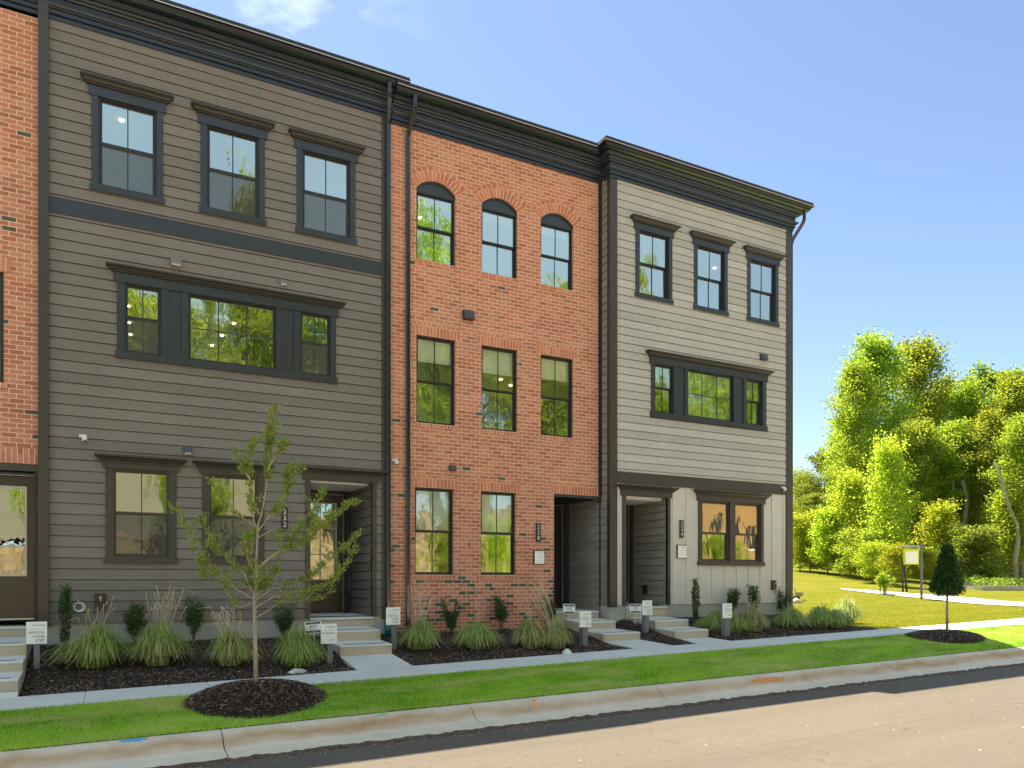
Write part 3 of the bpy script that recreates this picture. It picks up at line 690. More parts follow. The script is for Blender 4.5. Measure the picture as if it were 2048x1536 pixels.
def triple_window(house, Y, xl, xr, z0, z1, parts, crownz=.10, head=.16, bl=None, sm='sash', screen=False):
    """one wide unit: parts = list of (kind, x0, x1)"""
    mb = MB(); gl = []
    for kd, a, b in parts:
        if kd == 'double': gl += sash(mb, a, b, z0, z1, Y-.01, 'double', z0+.52*(z1-z0), 2, 1, .026)
        if kd == 'fixed': gl += sash(mb, a, b, z0, z1, Y-.01, 'fixed', None, 3, 2, .026)
    win = mb.build('window', M[sm], house)
    c = MB(); edges = [xl]+[q for kd, a, b in parts if kd != 'panel' for q in (a, b)]+[xr]
    for i in range(0, len(edges), 2):
        a, b = edges[i], edges[i+1]
        pan = [p_ for p_ in parts if p_[0] == 'panel' and a < p_[1] < b]
        if pan:
            p_ = pan[0]; c.bbox(a, p_[1], Y-.034, Y+.03, z0, z1, .003); c.bbox(p_[2], b, Y-.034, Y+.03, z0, z1, .003); c.box(p_[1], p_[2], Y-.008, Y+.02, z0, z1)
        else: c.bbox(a, b, Y-.034, Y+.03, z0, z1, .003)
    c.bbox(xl-.05, xr+.05, Y-.045, Y+.03, z1, z1+head, .003); c.build('casing', M['trim'], win)
    MB().bbox(xl-.03, xr+.03, Y-.052, Y+.03, z0-.12, z0, .006).build('sill', M['trim'], win)
    crownpiece(win, xl-.05, xr+.05, Y-.017, z1+head, crownz, 'crown')
    panes(win, gl)
    if bl: blind(win, xl, xr, bl[0], bl[1], Y)
    if screen:
        for kd, a, b in parts:
            if kd == 'double': zm = z0+.52*(z1-z0); MB().quad((a+.028, Y+.012, z0+.028), (b-.028, Y+.012, z0+.028), (b-.028, Y+.012, zm-.014), (a+.028, Y+.012, zm-.014)).build('insect_screen', M['screen'], win)
    return win

def cornice(house, path, zb, zt):
    """stepped frieze under a crown moulding"""
    h = zt-zb; q = lambda f: zb+h*f
    pr_ = [(0, zb), (.035, zb), (.035, q(.12)), (.005, q(.122)), (.005, q(.150)), (.065, q(.152)), (.065, q(.275)), (.03, q(.277)), (.03, q(.305)), (.080, q(.307)), (.085, q(.335)), (.115, q(.36)), (.125, q(.40)), (.125, q(.425)), (.065, q(.43)),
           (.065, q(.66)), (.05, q(.662)), (.05, q(.69)), (.09, q(.692)), (.10, q(.735)), (.14, q(.77)), (.15, q(.80)), (.15, q(.83)), (.13, q(.832)), (.13, q(.86)), (.17, q(.862)), (.20, q(.91)), (.225, q(.95)), (.225, zt), (0, zt)]
    MB().sweep(pr_, path).build('cornice', M['cornice'], house)
def gutter(house, path, zb, over=.28):
    o = over
    MB().sweep([(o-.10, zb-.004), (o+.02, zb-.004), (o+.05, zb+.02), (o+.055, zb+.05), (o+.09, zb+.085), (o+.125, zb+.10), (o+.125, zb+.112), (o+.105, zb+.115), (o+.105, zb+.10), (o-.04, zb+.09)], path).build('gutter', M['gutter'], house)
    MB().sweep([(o-.05, zb+.12), (o+.105, zb+.118), (o+.115, zb+.124), (o+.115, zb+.145), (o+.105, zb+.148), (o+.105, zb+.185), (o+.10, zb+.20), (o-.3, zb+.25)], path, caps=True).build('roof_edge', M['shingle'], house)
    MB().sweep([(o+.10, zb+.106), (o+.112, zb+.100), (o+.128, zb+.101), (o+.134, zb+.110), (o+.128, zb+.119), (o+.112, zb+.120)], path).build('gutter_lip', M['lip'], house)
    MB().sweep([(0, zb-.002), (o-.06, zb-.002), (o-.06, zb+.14), (0, zb+.14)], path).build('soffit', M['soffit'], house)
def spout(house, pts, w_=.085, d_=.062, name='downspout'):
    """rectangular downspout through points (x,y,z)"""
    mb = MB(); n0 = 0; P3 = [Vector(p) for p in pts]; ringv = []
    for i, p_ in enumerate(P3):
        t_ = (P3[min(i+1, len(P3)-1)]-P3[max(i-1, 0)]).normalized()
        side = Vector((1, 0, 0)); side = (side-t_*side.dot(t_)).normalized(); nb = t_.cross(side)
        b = .012
        ringv.append([p_+side*sx_*(w_/2-bx)+nb*sy_*(d_/2-by) for sx_, sy_, bx, by in ((-1, -1, 0, b), (-1, -1, b, 0), (1, -1, b, 0), (1, -1, 0, b), (1, 1, 0, b), (1, 1, b, 0), (-1, 1, b, 0), (-1, 1, 0, b))])
    for a, b in zip(ringv, ringv[1:]):
        for k in range(8): mb.quad(tuple(a[k]), tuple(a[(k+1) % 8]), tuple(b[(k+1) % 8]), tuple(b[k]))
    mb.poly([tuple(v) for v in ringv[0]]); mb.poly([tuple(v) for v in ringv[-1]][::-1])
    return mb.build(name, M['gutter'], house)
def bentpath(x, ytop, ywall, ztop, zbend1, zbend2, zbot, x2=None, zend=None):
    x2 = x if x2 is None else x2
    out = [(x, ytop, ztop), (x, ytop, zbend1+.06), (x+(x2-x)*.1, ytop+(ywall-ytop)*.1, zbend1-.02), (x+(x2-x)*.9, ytop+(ywall-ytop)*.9, zbend2+.02), (x2, ywall, zbend2-.06), (x2, ywall, zbot)]
    return out
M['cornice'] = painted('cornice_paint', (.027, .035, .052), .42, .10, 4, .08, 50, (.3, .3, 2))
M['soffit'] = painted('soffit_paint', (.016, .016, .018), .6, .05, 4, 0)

def box_hood(house, x0, x1, Y, z0, z1, m='vent', lip=None):
    """wall vent hood: sloped box, open below"""
    mb = MB(); xm = (x0+x1)/2; t_ = z1-z0
    mb.box(x0-.012, x1+.012, Y-.012, Y+.01, z0-.005, z1+.012)
    mb.hexa([(x0, Y-.012-t_*.75, z0), (x1, Y-.012-t_*.75, z0), (x1, Y-.012, z0), (x0, Y-.012, z0), (x0, Y-.012-t_*.42, z1), (x1, Y-.012-t_*.42, z1), (x1, Y-.012, z1), (x0, Y-.012, z1)])
    o = mb.build('vent_hood', M[m], house)
    if lip: MB().box(x0+.008, x1-.008, Y-.02-t_*.74, Y-.014, z0-.03, z0-.001).build('damper', M[lip], o)
    return o
def text_mesh(lines, m, name, parent, T):
    """lines: (string, u, v, size, align); T maps (u,v) on the board to world"""
    V = []; Fc = []
    for s_, u, v, size, al in lines:
        c = bpy.data.curves.new('t', 'FONT'); c.body = s_; c.size = size; c.align_x = al; c.resolution_u = 2
        ob = bpy.data.objects.new('t', c); COL.objects.link(ob)
        bpy.context.view_layer.update()
        me = bpy.data.meshes.new_from_object(ob.evaluated_get(bpy.context.evaluated_depsgraph_get()))
        n0 = len(V)
        for vv in me.vertices: V.append(T(u+vv.co.x, v+vv.co.y))
        for p_ in me.polygons: Fc.append(tuple(n0+i for i in p_.vertices))
        bpy.data.objects.remove(ob); bpy.data.curves.remove(c); bpy.data.meshes.remove(me)
    o = root_loc(parent); V = [(a-o.x, b-o.y, c-o.z) for a, b, c in V]
    return mesh_obj(name, V, Fc, m, parent)
def number_plate(house, x0, x1, Y, z0, z1, digits):
    o = MB().bbox(x0, x1, Y-.035, Y-.012, z0, z1, .003).build('number_plate', M['plate'], house)
    h = (z1-z0-.05)/3; xm = (x0+x1)/2
    text_mesh([(d, 0, z1-.03-h*(i+.82), h*1.08, 'CENTER') for i, d in enumerate(digits)], M['white'], 'digits', o, lambda u, v: (xm+u, Y-.038, v))
    return o
def camera_eye(loc, label, right=1):
    x, y, z = loc; r_ = empty('security_camera', loc, label, 'camera', 'security cameras on the house fronts')
    m = MB(); m.box(x-.055, x+.055, y-.035, y, z, z+.05); m.box(x-.05, x+.05, y-.05, y-.03, z+.008, z+.046); m.build('bracket', M['white'], r_)
    s_ = MB(); s_.tube([(x+.02*right, y-.045, z+.02), (x+.02*right, y-.05, z-.005), (x+.025*right, y-.065, z-.05), (x+.028*right, y-.072, z-.062)], [.03, .042, .042, .028], 12); s_.build('housing', M['white'], r_, True)
    MB().tube([(x+.028*right, y-.073, z-.058), (x+.030*right, y-.079, z-.068)], [.02, .016], 12).build('lens', M['black'], r_)
def door(house, x0, x1, Y, z0, z1, m='door', glass=True, gx=None, handle=False):
    t_ = .045; d = MB(); fr = .05
    if glass:
        a, b, c, e = x0+.11, x1-.11, z0+.66, z1-.16
        d.box(x0, a, Y, Y+t_, z0, z1); d.box(b, x1, Y, Y+t_, z0, z1); d.box(a, b, Y, Y+t_, z0, c); d.box(a, b, Y, Y+t_, e, z1)
        d.box(a+.07, b-.07, Y-.012, Y, z0+.22, c-.14)
    else: d.box(x0, x1, Y, Y+t_, z0, z1)
    o = d.build('door', M[m], house)
    if glass:
        l = MB(); w_ = .028
        l.box(a, a+w_, Y-.014, Y+.02, c, e); l.box(b-w_, b, Y-.014, Y+.02, c, e); l.box(a+w_, b-w_, Y-.013, Y+.02, e-w_, e); l.box(a+w_, b-w_, Y-.013, Y+.02, c, c+w_)
        xm = (a+b)/2; l.box(xm-.009, xm+.009, Y-.006, Y+.018, c+w_, e-w_); 
        for k in (1, 2): zz = c+(e-c)*k/3; l.box(a+w_, b-w_, Y-.005, Y+.017, zz-.009, zz+.009)
        l.build('glazing_bars', M['doorframe_lite'], o)
        MB().quad((a+w_, Y+.01, c+w_), (b-w_, Y+.01, c+w_), (b-w_, Y+.01, e-w_), (a+w_, Y+.01, e-w_)).build('pane', M['glass2'], o)
    f_ = MB(); f_.box(x0-fr, x0-.004, Y-.05, Y+.08, z0-.02, z1+fr); f_.box(x1+.004, x1+fr, Y-.05, Y+.08, z0-.02, z1+fr); f_.box(x0-.004, x1+.004, Y-.049, Y+.08, z1+.004, z1+fr)
    f_.build('door_frame', M['trim'], house)
    s_ = MB(); s_.box(x0-.01, x1+.01, Y-.09, Y+.03, z0-.035, z0-.008); s_.build('threshold', M['doorframe_lite'], house)
    MB().box(x1+.0041, x1+.012, Y-.056, Y-.0505, z0, z1+.006).box(x0, x1+.0041, Y-.056, Y-.0505, z1+.0041, z1+.012).build('weatherstrip', M['doorframe_lite'], house)
    if handle:
        h = MB(); h.box(x0+.04, x0+.09, Y-.012, Y, z0+.93, z0+1.12); h.tube([(x0+.065, Y-.01, z0+1.09), (x0+.065, Y-.06, z0+1.09), (x0+.065, Y-.06, z0+.95), (x0+.065, Y-.01, z0+.95)], .009, 8); h.build('handle', M['white'], o)
    return o
def recess(house, x0, x1, Y, depth, z0, z1, m, sidem, doorx, doorm='door', glass=True, zfloor=-.70, handle=False):
    """porch recess: side walls in lap siding, ceiling, back wall with the door, concrete floor is part of the stoop"""
    yb = Y+depth
    for f_ in (lambda u, d, z: (x1-d, u, z), lambda u, d, z: (x0+d, u, z)):
        s_ = MB(); lap(s_, f_, Y+.03, yb, z0, z1); s_.build('porch_wall', M[sidem], house)
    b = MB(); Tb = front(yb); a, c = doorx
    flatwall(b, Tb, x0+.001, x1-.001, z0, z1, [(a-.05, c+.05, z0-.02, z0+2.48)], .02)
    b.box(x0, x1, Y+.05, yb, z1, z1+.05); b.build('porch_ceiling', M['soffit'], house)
    MB().box(x1-.10, x1-.022, yb-.022, yb-.001, z0, z1).build('porch_trim', M['trim'], house)
    door(house, a, c, yb+.01, z0+.03, z0+2.46, doorm, glass, handle=handle)
def interior(house, x0, x1, Y, lights, deep=3.6, sky=()):
    m = MB(); yb = Y+deep; y0 = Y+.2
    m.quad((x0, yb, -.7), (x1, yb, -.7), (x1, yb, 9.0), (x0, yb, 9.0))
    for x in (x0, x1): m.quad((x, y0, -.7), (x, yb, -.7), (x, yb, 9.0), (x, y0, 9.0))
    for z, t_ in ((2.35, .5), (5.55, .55)): m.box(x0+.002, x1-.002, y0, yb-.002, z-t_, z)
    m.quad((x0, y0, 8.35), (x1, y0, 8.35), (x1, yb, 8.35), (x0, yb, 8.35)); m.quad((x0, y0, -.69), (x1, y0, -.69), (x1, yb, -.69), (x0, yb, -.69))
    m.build('interior', M['room'], house)
    for (x, y, z) in lights:
        MB().tube([(x, Y+y, z-.006), (x, Y+y, z-.025)], [.033, .03], 12).build('downlight', M['lamp'], house)
t = NT('lamp_glow'); t.t.nodes.remove(t.b); em = t.n('ShaderNodeEmission', i_Strength=6.0); em.inputs[0].default_value = (1, .62, .30, 1); t.l(em.outputs[0], t.out.inputs[0]); M['lamp'] = t.m

def shell(house, x0, x1, Y, ztop, backy=25, side=None):
    """party walls, back wall and low roof"""
    m = MB(); m.quad((x0, backy, -1.2), (x1, backy, -1.2), (x1, backy, ztop), (x0, backy, ztop))
    m.quad((x0+.004, Y+.12, -1.2), (x0+.004, backy, -1.2), (x0+.004, backy, ztop), (x0+.004, Y+.12, ztop))
    if side is None: m.quad((x1-.004, Y+.12, -1.2), (x1-.004, backy, -1.2), (x1-.004, backy, ztop), (x1-.004, Y+.12, ztop))
    m.build('wall', M['side_mid'], house)
    r_ = MB(); r_.quad((x0, Y-.3, ztop+.02), (x1, Y-.3, ztop+.02), (x1, (Y+backy)/2, ztop+.9), (x0, (Y+backy)/2, ztop+.9)); r_.quad((x0, (Y+backy)/2, ztop+.9), (x1, (Y+backy)/2, ztop+.9), (x1, backy+.3, ztop+.02), (x0, backy+.3, ztop+.02))
    r_.poly([(x1, Y-.3, ztop+.02), (x1, (Y+backy)/2, ztop+.9), (x1, backy+.3, ztop+.02)]); r_.poly([(x0, Y-.3, ztop+.02), (x0, backy+.3, ztop+.02), (x0, (Y+backy)/2, ztop+.9)])
    r_.build('roof', M['shingle'], house)

# ------------------------------------------------------------------ house 1: red brick, cut by the left edge of the picture
h0 = empty('townhouse', (-3.4, YD, -.7), 'red brick townhouse cut off by the left edge of the photo, brown glazed front door', 'house', 'row of three storey townhouses')
T = front(YD); m = MB()
hol = [(-2.2, -1.335, 3.105, 4.85), (-2.4, -1.52, 6.42, 7.9), (-2.1, -.869, -1.2, 1.845), (-5.2, -4.3, .1, 1.85), (-5.2, -4.3, 3.105, 4.85), (-5.2, -4.3, 6.42, 7.9)]
flatwall(m, T, -6.2, -.868, -1.2, 9.0, hol); m.build('brick_wall', M['brick'], h0)
for (a, b, c, d) in hol[:2]+hol[3:]:
    mb = MB(); gl = sash(mb, a, b, c, d, YD+.03, 'double'); wn_ = mb.build('window', M['sash'], h0); panes(wn_, gl)
    MB().box(a-.05, b+.05, YD-.02, YD+.08, c-.085, c-.001).build('sill', M['soldier'], wn_)
    MB().box(a-.10, b+.10, YD-.012, YD+.02, d+.001, d+.235).build('brick_lintel', M['soldier'], wn_)
MB().box(-2.3, -.869, YD-.012, YD+.02, 1.85, 2.10).build('brick_lintel', M['soldier'], h0)
MB().box(-2.1, -.869, YD+.0, YD+.25, 1.735, 1.849).build('header', M['trim_b'], h0)
MB().box(-2.1, -.87, YD+.22, YD+.24, -.62, 1.7345).box(-.93, -.8685, YD+.02, YD+.2199, -.72, 1.73).build('door_surround', M['doorblack'], h0)
door(h0, -2.0, -.925, YD+.13, -.60, 1.66, 'door')
cornice(h0, [(-6.2, YD), (-.870, YD)], 9.045, 9.52); gutter(h0, [(-6.2, YD), (-.87, YD)], 9.50)
interior(h0, -6.1, -.9, YD+.05, []); shell(h0, -6.2, -.87, YD, 9.6)

# ------------------------------------------------------------------ house 2: dark lap siding, number 232
h1 = empty('townhouse', (2.0, YD, -.7), 'dark taupe siding townhouse numbered 232, behind the young street tree', 'house', 'row of three storey townhouses')
tops = [(-.122, .955), (1.554, 2.639), (3.213, 4.320)]
hol = [(a+.10, b-.10, 6.53, 7.99) for a, b in tops]+[(.35, 3.85, 3.83, 4.99)]+[(.19, 1.06, .385, 1.86), (1.687, 2.522, .385, 1.86)]+[(3.461, 4.658, -.75, 1.87)]
m = MB(); lap(m, T, -.73, 4.905, -.70, 9.05, hol, zoff=-.70); m.build('lap_siding', M['side_dark'], h1)
MB().box(-.868, -.724, YD-.10, YD+.05, -.76, 9.6).build('corner_board', M['trim_b'], h1)
MB().bbox(-.723, 4.90, YD-.032, YD+.02, 5.93, 6.19, .004).build('band_board', M['trim'], h1)
MB().box(4.845, 5.02, YD-.028, YD+.05, -.76, 9.04).build('corner_board', M['trim_b'], h1)
MB().box(-.868, 3.461, YD+.025, YD+.2, -1.6, -.703).box(4.66, 5.02, YD+.0, YD+.2, -1.6, -.703).build('foundation', M['found'], h1)
for i, (a, b) in enumerate(tops): trim_window(h1, YD, a+.10, b-.10, 6.53, 7.99, zm=7.25, screen=True)
triple_window(h1, YD, .25, 3.942, 3.83, 4.98, [('double', .365, .925), ('panel', 1.033, 1.247), ('fixed', 1.352, 2.840), ('panel', 2.932, 3.167), ('double', 3.270, 3.838)], screen=True)
for a, b in ((.082, 1.168), (1.579, 2.63)): trim_window(h1, YD, a+.10, b-.10, .385, 1.86, zm=1.125, head=.10, crown=.12, tm='trim_b', cm='trim_b', sm='sash_b', screen=True)
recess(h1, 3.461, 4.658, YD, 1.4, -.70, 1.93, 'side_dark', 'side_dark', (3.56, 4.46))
c = MB(); c.bbox(3.369, 3.461, YD-.034, YD+.05, -.70, 1.87, .003).bbox(4.658, 4.741, YD-.034, YD+.05, -.70, 1.87, .003).bbox(3.32, 4.795, YD-.045, YD+.05, 1.87, 2.0, .003); c.build('door_casing', M['trim_b'], h1)
crownpiece(h1, 3.32, 4.795, YD-.017, 2.0, .10, 'trim_b')
cornice(h1, [(-.72, YD), (5.04, YD)], 9.045, 9.53)
gutter(h1, [(-.87, YD), (5.30, YD)], 9.515)
spout(h1, bentpath(4.90, YD-.33, YD-.075, 9.55, 9.28, 8.95, -.95, 4.965))
box_hood(h1, 1.075, 1.235, YD, 5.42, 5.55, 'post', 'ventlight'); box_hood(h1, 2.91, 3.03, YD, 5.42, 5.50, 'post', 'ventlight'); box_hood(h1, 1.285, 1.40, YD, 2.20, 2.30, 'vent', 'ventlight')
number_plate(h1, 2.935, 3.05, YD, .935, 1.335, '232')
q = at(201, 1201, YD); mo = MB().bbox(q.x-.085, q.x+.085, YD-.07, YD, q.z-.12, q.z+.12, .01).build('hose_box', M['plate'], h1)
MB().tube([(q.x, YD-.075, q.z+.05), (q.x, YD-.115, q.z+.05)], [.028, .02], 12).tube([(q.x, YD-.10, q.z+.05), (q.x, YD-.11, q.z-.01)], .012, 8).build('tap', M['ventlight'], mo)
interior(h1, -.7, 4.85, YD, [(.35, 1.2, 7.99+.36), (1.65, 1.5, 8.35), (1.62, .75, 8.35), (.45, 1.2, 5.0), (.50, 2.2, 5.0), (.55, 3.0, 5.0), (2.3, 1.3, 5.0), (2.2, 2.2, 5.0), (2.1, 3.0, 5.0), (1.8, 1.6, 1.85)])
shell(h1, -.868, 5.03, YD, 9.66)

# ------------------------------------------------------------------ house 3: red brick, number 228
h2 = empty('townhouse', (7.5, YD, -.7), 'red brick townhouse numbered 228 with three arched top windows', 'house', 'row of three storey townhouses')
XA = [(5.575, 6.424), (7.021, 7.869), (8.445, 9.280)]; XG = [(5.541, 6.38), (7.002, 7.828)]
hol = [(a, b, 6.42, 8.05) for a, b in XA]+[(a, b, 3.15, 4.905) for a, b in XA]+[(a, b, .105, 1.855) for a, b in XG]+[(8.779, 9.99, -1.3, 1.89, 1)]
m = MB(); flatwall(m, T, 5.02, 9.95, -1.25, 8.97, hol, .10)
def archz(a, b, u, zsp=7.85, rise=.20):
    c_ = (a+b)/2; hw = (b-a)/2; Rr = (hw*hw+rise*rise)/(2*rise); return zsp+rise-Rr+math.sqrt(max(0, Rr*Rr-(u-c_)**2))
for a, b in XA:
    N = 14
    for i in range(N):
        u0 = a+(b-a)*i/N; u1 = a+(b-a)*(i+1)/N; z0_, z1_ = archz(a, b, u0), archz(a, b, u1)
        m.quad((u0, YD, z0_), (u1, YD, z1_), (u1, YD, 8.05), (u0, YD, 8.05)); m.quad((u0, YD, z0_), (u0, YD+.1, z0_), (u1, YD+.1, z1_), (u1, YD, z1_))
m.build('brick_wall', M['brick'], h2)
t = NT('arch_brick'); oc = t.pos()   # colour only: each voussoir is its own little block
gi = t.n('ShaderNodeNewGeometry'); t.base(t.mix(t.math('MULTIPLY', t.math('SUBTRACT', t.noise(oc, 40, 4, .7), .35), .5, clamp=True), t.ramp(gi.outputs['Random Per Island'], [(0, (.42, .125, .068)), (.6, (.54, .17, .09)), (1, (.60, .22, .125))]), (.6, .42, .3))); t.rough(.85); t.bump(t.noise(oc, 60, 3), .5, .005); M['vous'] = t.m
t = NT('mortar'); t.base(t.mix(t.noise(t.pos(), 12, 4), (.72, .48, .31), (.86, .65, .45))); t.rough(.95); M['mortar'] = t.m
def block_row(parent, x0, x1, z0, z1, Y, pitch=.0775, proud=.014, gap=.017, name='brick_lintel'):
    mb = MB(); n_ = max(1, round((x1-x0)/pitch)); p_ = (x1-x0)/n_
    for i in range(n_): mb.box(x0+i*p_+gap/2, x0+(i+1)*p_-gap/2, Y-proud, Y+.02, z0+gap/2, z1-gap/2)
    o = mb.build(name, M['vous'], parent); mm = MB(); mm.box(x0, x1, Y-proud+.006, Y+.015, z0+.001, z1-.001); k = mm.build('mortar_bed', M['mortar'], o); return o
for a, b in XA:
    mb = MB()
    zr = lambda z_: z_
    gl = []
    fr_ = MB(); gl = sash(fr_, a, b, 6.42, 7.79, YD+.045, 'double', 7.10)
    wn_ = fr_.build('window', M['sash'], h2); panes(wn_, gl)
    ap = MB(); N = 14       # arched dark panel over the sashes
    for i in range(N):
        u0 = a+(b-a)*i/N; u1 = a+(b-a)*(i+1)/N; ap.quad((u0, YD+.055, 7.79), (u1, YD+.055, 7.79), (u1, YD+.055, archz(a, b, u1)), (u0, YD+.055, archz(a, b, u0)))
        for dz in (0,): ap.hexa([(u0, YD+.03, archz(a, b, u0)-.035), (u1, YD+.03, archz(a, b, u1)-.035), (u1, YD+.06, archz(a, b, u1)-.035), (u0, YD+.06, archz(a, b, u0)-.035), (u0, YD+.03, archz(a, b, u0)), (u1, YD+.03, archz(a, b, u1)), (u1, YD+.06, archz(a, b, u1)), (u0, YD+.06, archz(a, b, u0))])
    ap.box(a, b, YD+.04, YD+.054, 7.775, 7.80); ap.build('arch_panel', M['trim'], wn_)
    # two rings of voussoirs
    c_ = (a+b)/2; hw = (b-a)/2; rise = .20; Rr = (hw*hw+rise*rise)/(2*rise); zc0 = 7.85+rise-Rr; ph = math.asin(hw/Rr)*1.02
    ab_ = MB()
    for r0, r1, pit, pr_ in ((Rr, Rr+.20, .078, .012), (Rr+.203, Rr+.285, .13, .018)):
        n_ = round(2*ph*(r0+.05)/pit)
        for i in range(n_):
            t0 = -ph+2*ph*(i+.10)/n_; t1 = -ph+2*ph*(i+.90)/n_
            q = [(c_+r_*math.sin(t_), zc0+r_*math.cos(t_)) for r_, t_ in ((r0+.004, t0), (r0+.004, t1), (r1-.004, t1), (r1-.004, t0))]
            ab_.hexa([(q[0][0], YD-pr_, q[0][1]), (q[1][0], YD-pr_, q[1][1]), (q[1][0], YD+.02, q[1][1]), (q[0][0], YD+.02, q[0][1]),
                      (q[3][0], YD-pr_, q[3][1]), (q[2][0], YD-pr_, q[2][1]), (q[2][0], YD+.02, q[2][1]), (q[3][0], YD+.02, q[3][1])])
    ab_.build('brick_arch', M['vous'], wn_)
    mb = MB(); N = 20
    for i in range(N):
        t0 = -ph+2*ph*i/N; t1 = -ph+2*ph*(i+1)/N; r0, r1 = Rr, Rr+.285
        mb.quad((c_+r0*math.sin(t0), YD-.006, zc0+r0*math.cos(t0)), (c_+r0*math.sin(t1), YD-.006, zc0+r0*math.cos(t1)), (c_+r1*math.sin(t1), YD-.006, zc0+r1*math.cos(t1)), (c_+r1*math.sin(t0), YD-.006, zc0+r1*math.cos(t0)))
    mb.build('mortar_bed', M['mortar'], wn_)
    block_row(wn_, a-.04, b+.04, 6.335, 6.419, YD, .205, .022, name='sill')
    MB().box(a, b, YD+.20, YD+.21, 7.62, 7.9).build('valance', M['blind'], wn_)
for j, (a, b) in enumerate(XA):
    fr_ = MB(); gl = sash(fr_, a, b, 3.15, 4.905, YD+.045, 'double', 4.0); wn_ = fr_.build('window', M['sash'], h2); panes(wn_, gl, (0,))
    block_row(wn_, a-.10, b+.10, 4.907, 5.095, YD, .0775, .012); block_row(wn_, a-.10, b+.10, 5.097, 5.165, YD, .11, .02, name='brick_course')
    block_row(wn_, a-.04, b+.04, 3.065, 3.149, YD, .08, .022, name='sill')
    blind(wn_, a+.03, b-.03, 4.43-.05*(j == 1), 4.87, YD+.03)
    if j < 2: MB().box(a+.05, b-.05, YD+.22, YD+.26, 3.19, 3.27).build('window_seat', M['blind'], wn_)
for j, (a, b) in enumerate(XG):
    fr_ = MB(); gl = sash(fr_, a, b, .105, 1.855, YD+.045, 'double', .985); wn_ = fr_.build('window', M['sash'], h2); panes(wn_, gl, (0,))
    block_row(wn_, a-.10, b+.10, 1.857, 2.045, YD, .0775, .012); block_row(wn_, a-.10, b+.10, 2.047, 2.115, YD, .11, .02, name='brick_course')
    block_row(wn_, a-.04, b+.04, .020, .104, YD, .08, .022, name='sill')
    blind(wn_, a+.03, b-.03, 1.0-.10*j, 1.82, YD+.03)
block_row(h2, 8.69, 10.0, 1.895, 2.085, YD, .0775, .012); block_row(h2, 8.69, 10.0, 2.087, 2.155, YD, .11, .02, name='brick_course')
MB().box(8.78, 9.99, YD+.0, YD+.15, 1.83, 1.893).box(9.80, 10.03, YD-.01, YD+.12, 1.79, 1.892).build('lintel_trim', M['trim'], h2)
recess(h2, 8.779, 10.0, YD, 1.3, -.70, 1.83, 'side_mid', 'side_mid', (8.86, 9.76), 'doorblack', False)
MB().box(9.945, 10.03, YD-.02, YD+.04, 1.90, 8.97).build('corner_board', M['soffit'], h2)
cornice(h2, [(5.045, YD), (10.02, YD)], 8.965, 9.44)
gutter(h2, [(5.04, YD), (10.04, YD)], 9.42)
spout(h2, bentpath(5.42, YD-.33, YD-.045, 9.46, 9.16, 8.84, -.92, 5.38))
box_hood(h2, 6.585, 6.80, YD, 5.36, 5.545); box_hood(h2, 6.28, 6.415, YD, 2.235, 2.325)
number_plate(h2, 8.312, 8.424, YD, .83, 1.233, '228')
interior(h2, 5.1, 10.010, YD, [(6.0, 1.0, 8.35), (6.5, 2.2, 8.35), (7.4, 1.6, 5.0), (8.8, 2.6, 5.0), (9.3, 3.0, 5.0)])
shell(h2, 5.032, 10.02, YD, 9.56)

# ------------------------------------------------------------------ house 4: light siding end house, number 224
h3 = empty('townhouse', (13, YG, -.6), 'pale grey siding end townhouse numbered 224, cream board and batten at street level', 'house', 'row of three storey townhouses')
TG = front(YG); tops = [(10.735, 11.792), (12.458, 13.512), (14.175, 15.231)]
hol = [(a+.10, b-.10, 6.53, 7.98) for a, b in tops]+[(11.27, 14.71, 3.87, 5.0)]
m = MB(); lap(m, TG, 10.20, 15.53, 2.43, 9.0, hol, zoff=-.70); m.build('lap_siding', M['side_light'], h3)
m = MB(); Lx = 10.05
lap(m, lambda u, d, z: (Lx-d, u, z), YG+.02, YD+.02, -.58, 9.2, zoff=-.70); lap(m, lambda u, d, z: (15.70+d, u, z), YG+.02, 25, -.8, 9.4, zoff=-.7)
m.build('side_siding', M['side_mid'], h3)
hg = [(10.469, 11.658, -.70, 1.91), (12.69, 14.63, .44, 1.90)]
m = MB(); flatwall(m, TG, 10.20, 15.55, -.575, 2.19, hg, .06); m.build('board_wall', M['board'], h3)
for x in (10.26, 11.836, 12.244, 12.645, 13.045, 13.445, 13.845, 14.245, 14.645, 15.045, 15.445):
    for s0, s1 in subtract((-.57, 2.185), [(.33, 2.19)] if 12.5 < x < 14.75 else ([(-1, 2.3)] if 10.35 < x < 11.75 else [])): MB().bbox(x-.028, x+.028, YG-.018, YG+.002, s0, s1, .003).build('batten', M['board'], h3)
m = MB(); m.box(10.045, 10.225, YG-.03, YG+.02, -.60, 9.5).box(10.022, 10.046, YG-.03, YG+.085, -.60, 9.5); m.build('corner_board', M['trim_b'], h3)
m = MB(); m.box(15.52, 15.735, YG-.03, YG+.11, -.75, 9.2); m.build('corner_board', M['trim_b'], h3)
MB().bbox(10.226, 15.519, YG-.034, YG+.02, 2.18, 2.44, .004).build('band_board', M['trim_b'], h3)
MB().box(10.05, 10.469, YG+.01, YG+.5, -1.6, -.578).box(11.66, 15.70, YG+.02, YG+.3, -1.6, -.578).build('foundation', M['found'], h3)
for a, b in tops: trim_window(h3, YG, a+.10, b-.10, 6.53, 7.98, zm=7.25, head=.15, crown=.11)
triple_window(h3, YG, 11.176, 14.81, 3.87, 4.99, [('double', 11.285, 11.83), ('panel', 11.94, 12.17), ('fixed', 12.27, 13.715), ('panel', 13.81, 14.03), ('double', 14.135, 14.68)], bl=(4.62, 5.0))
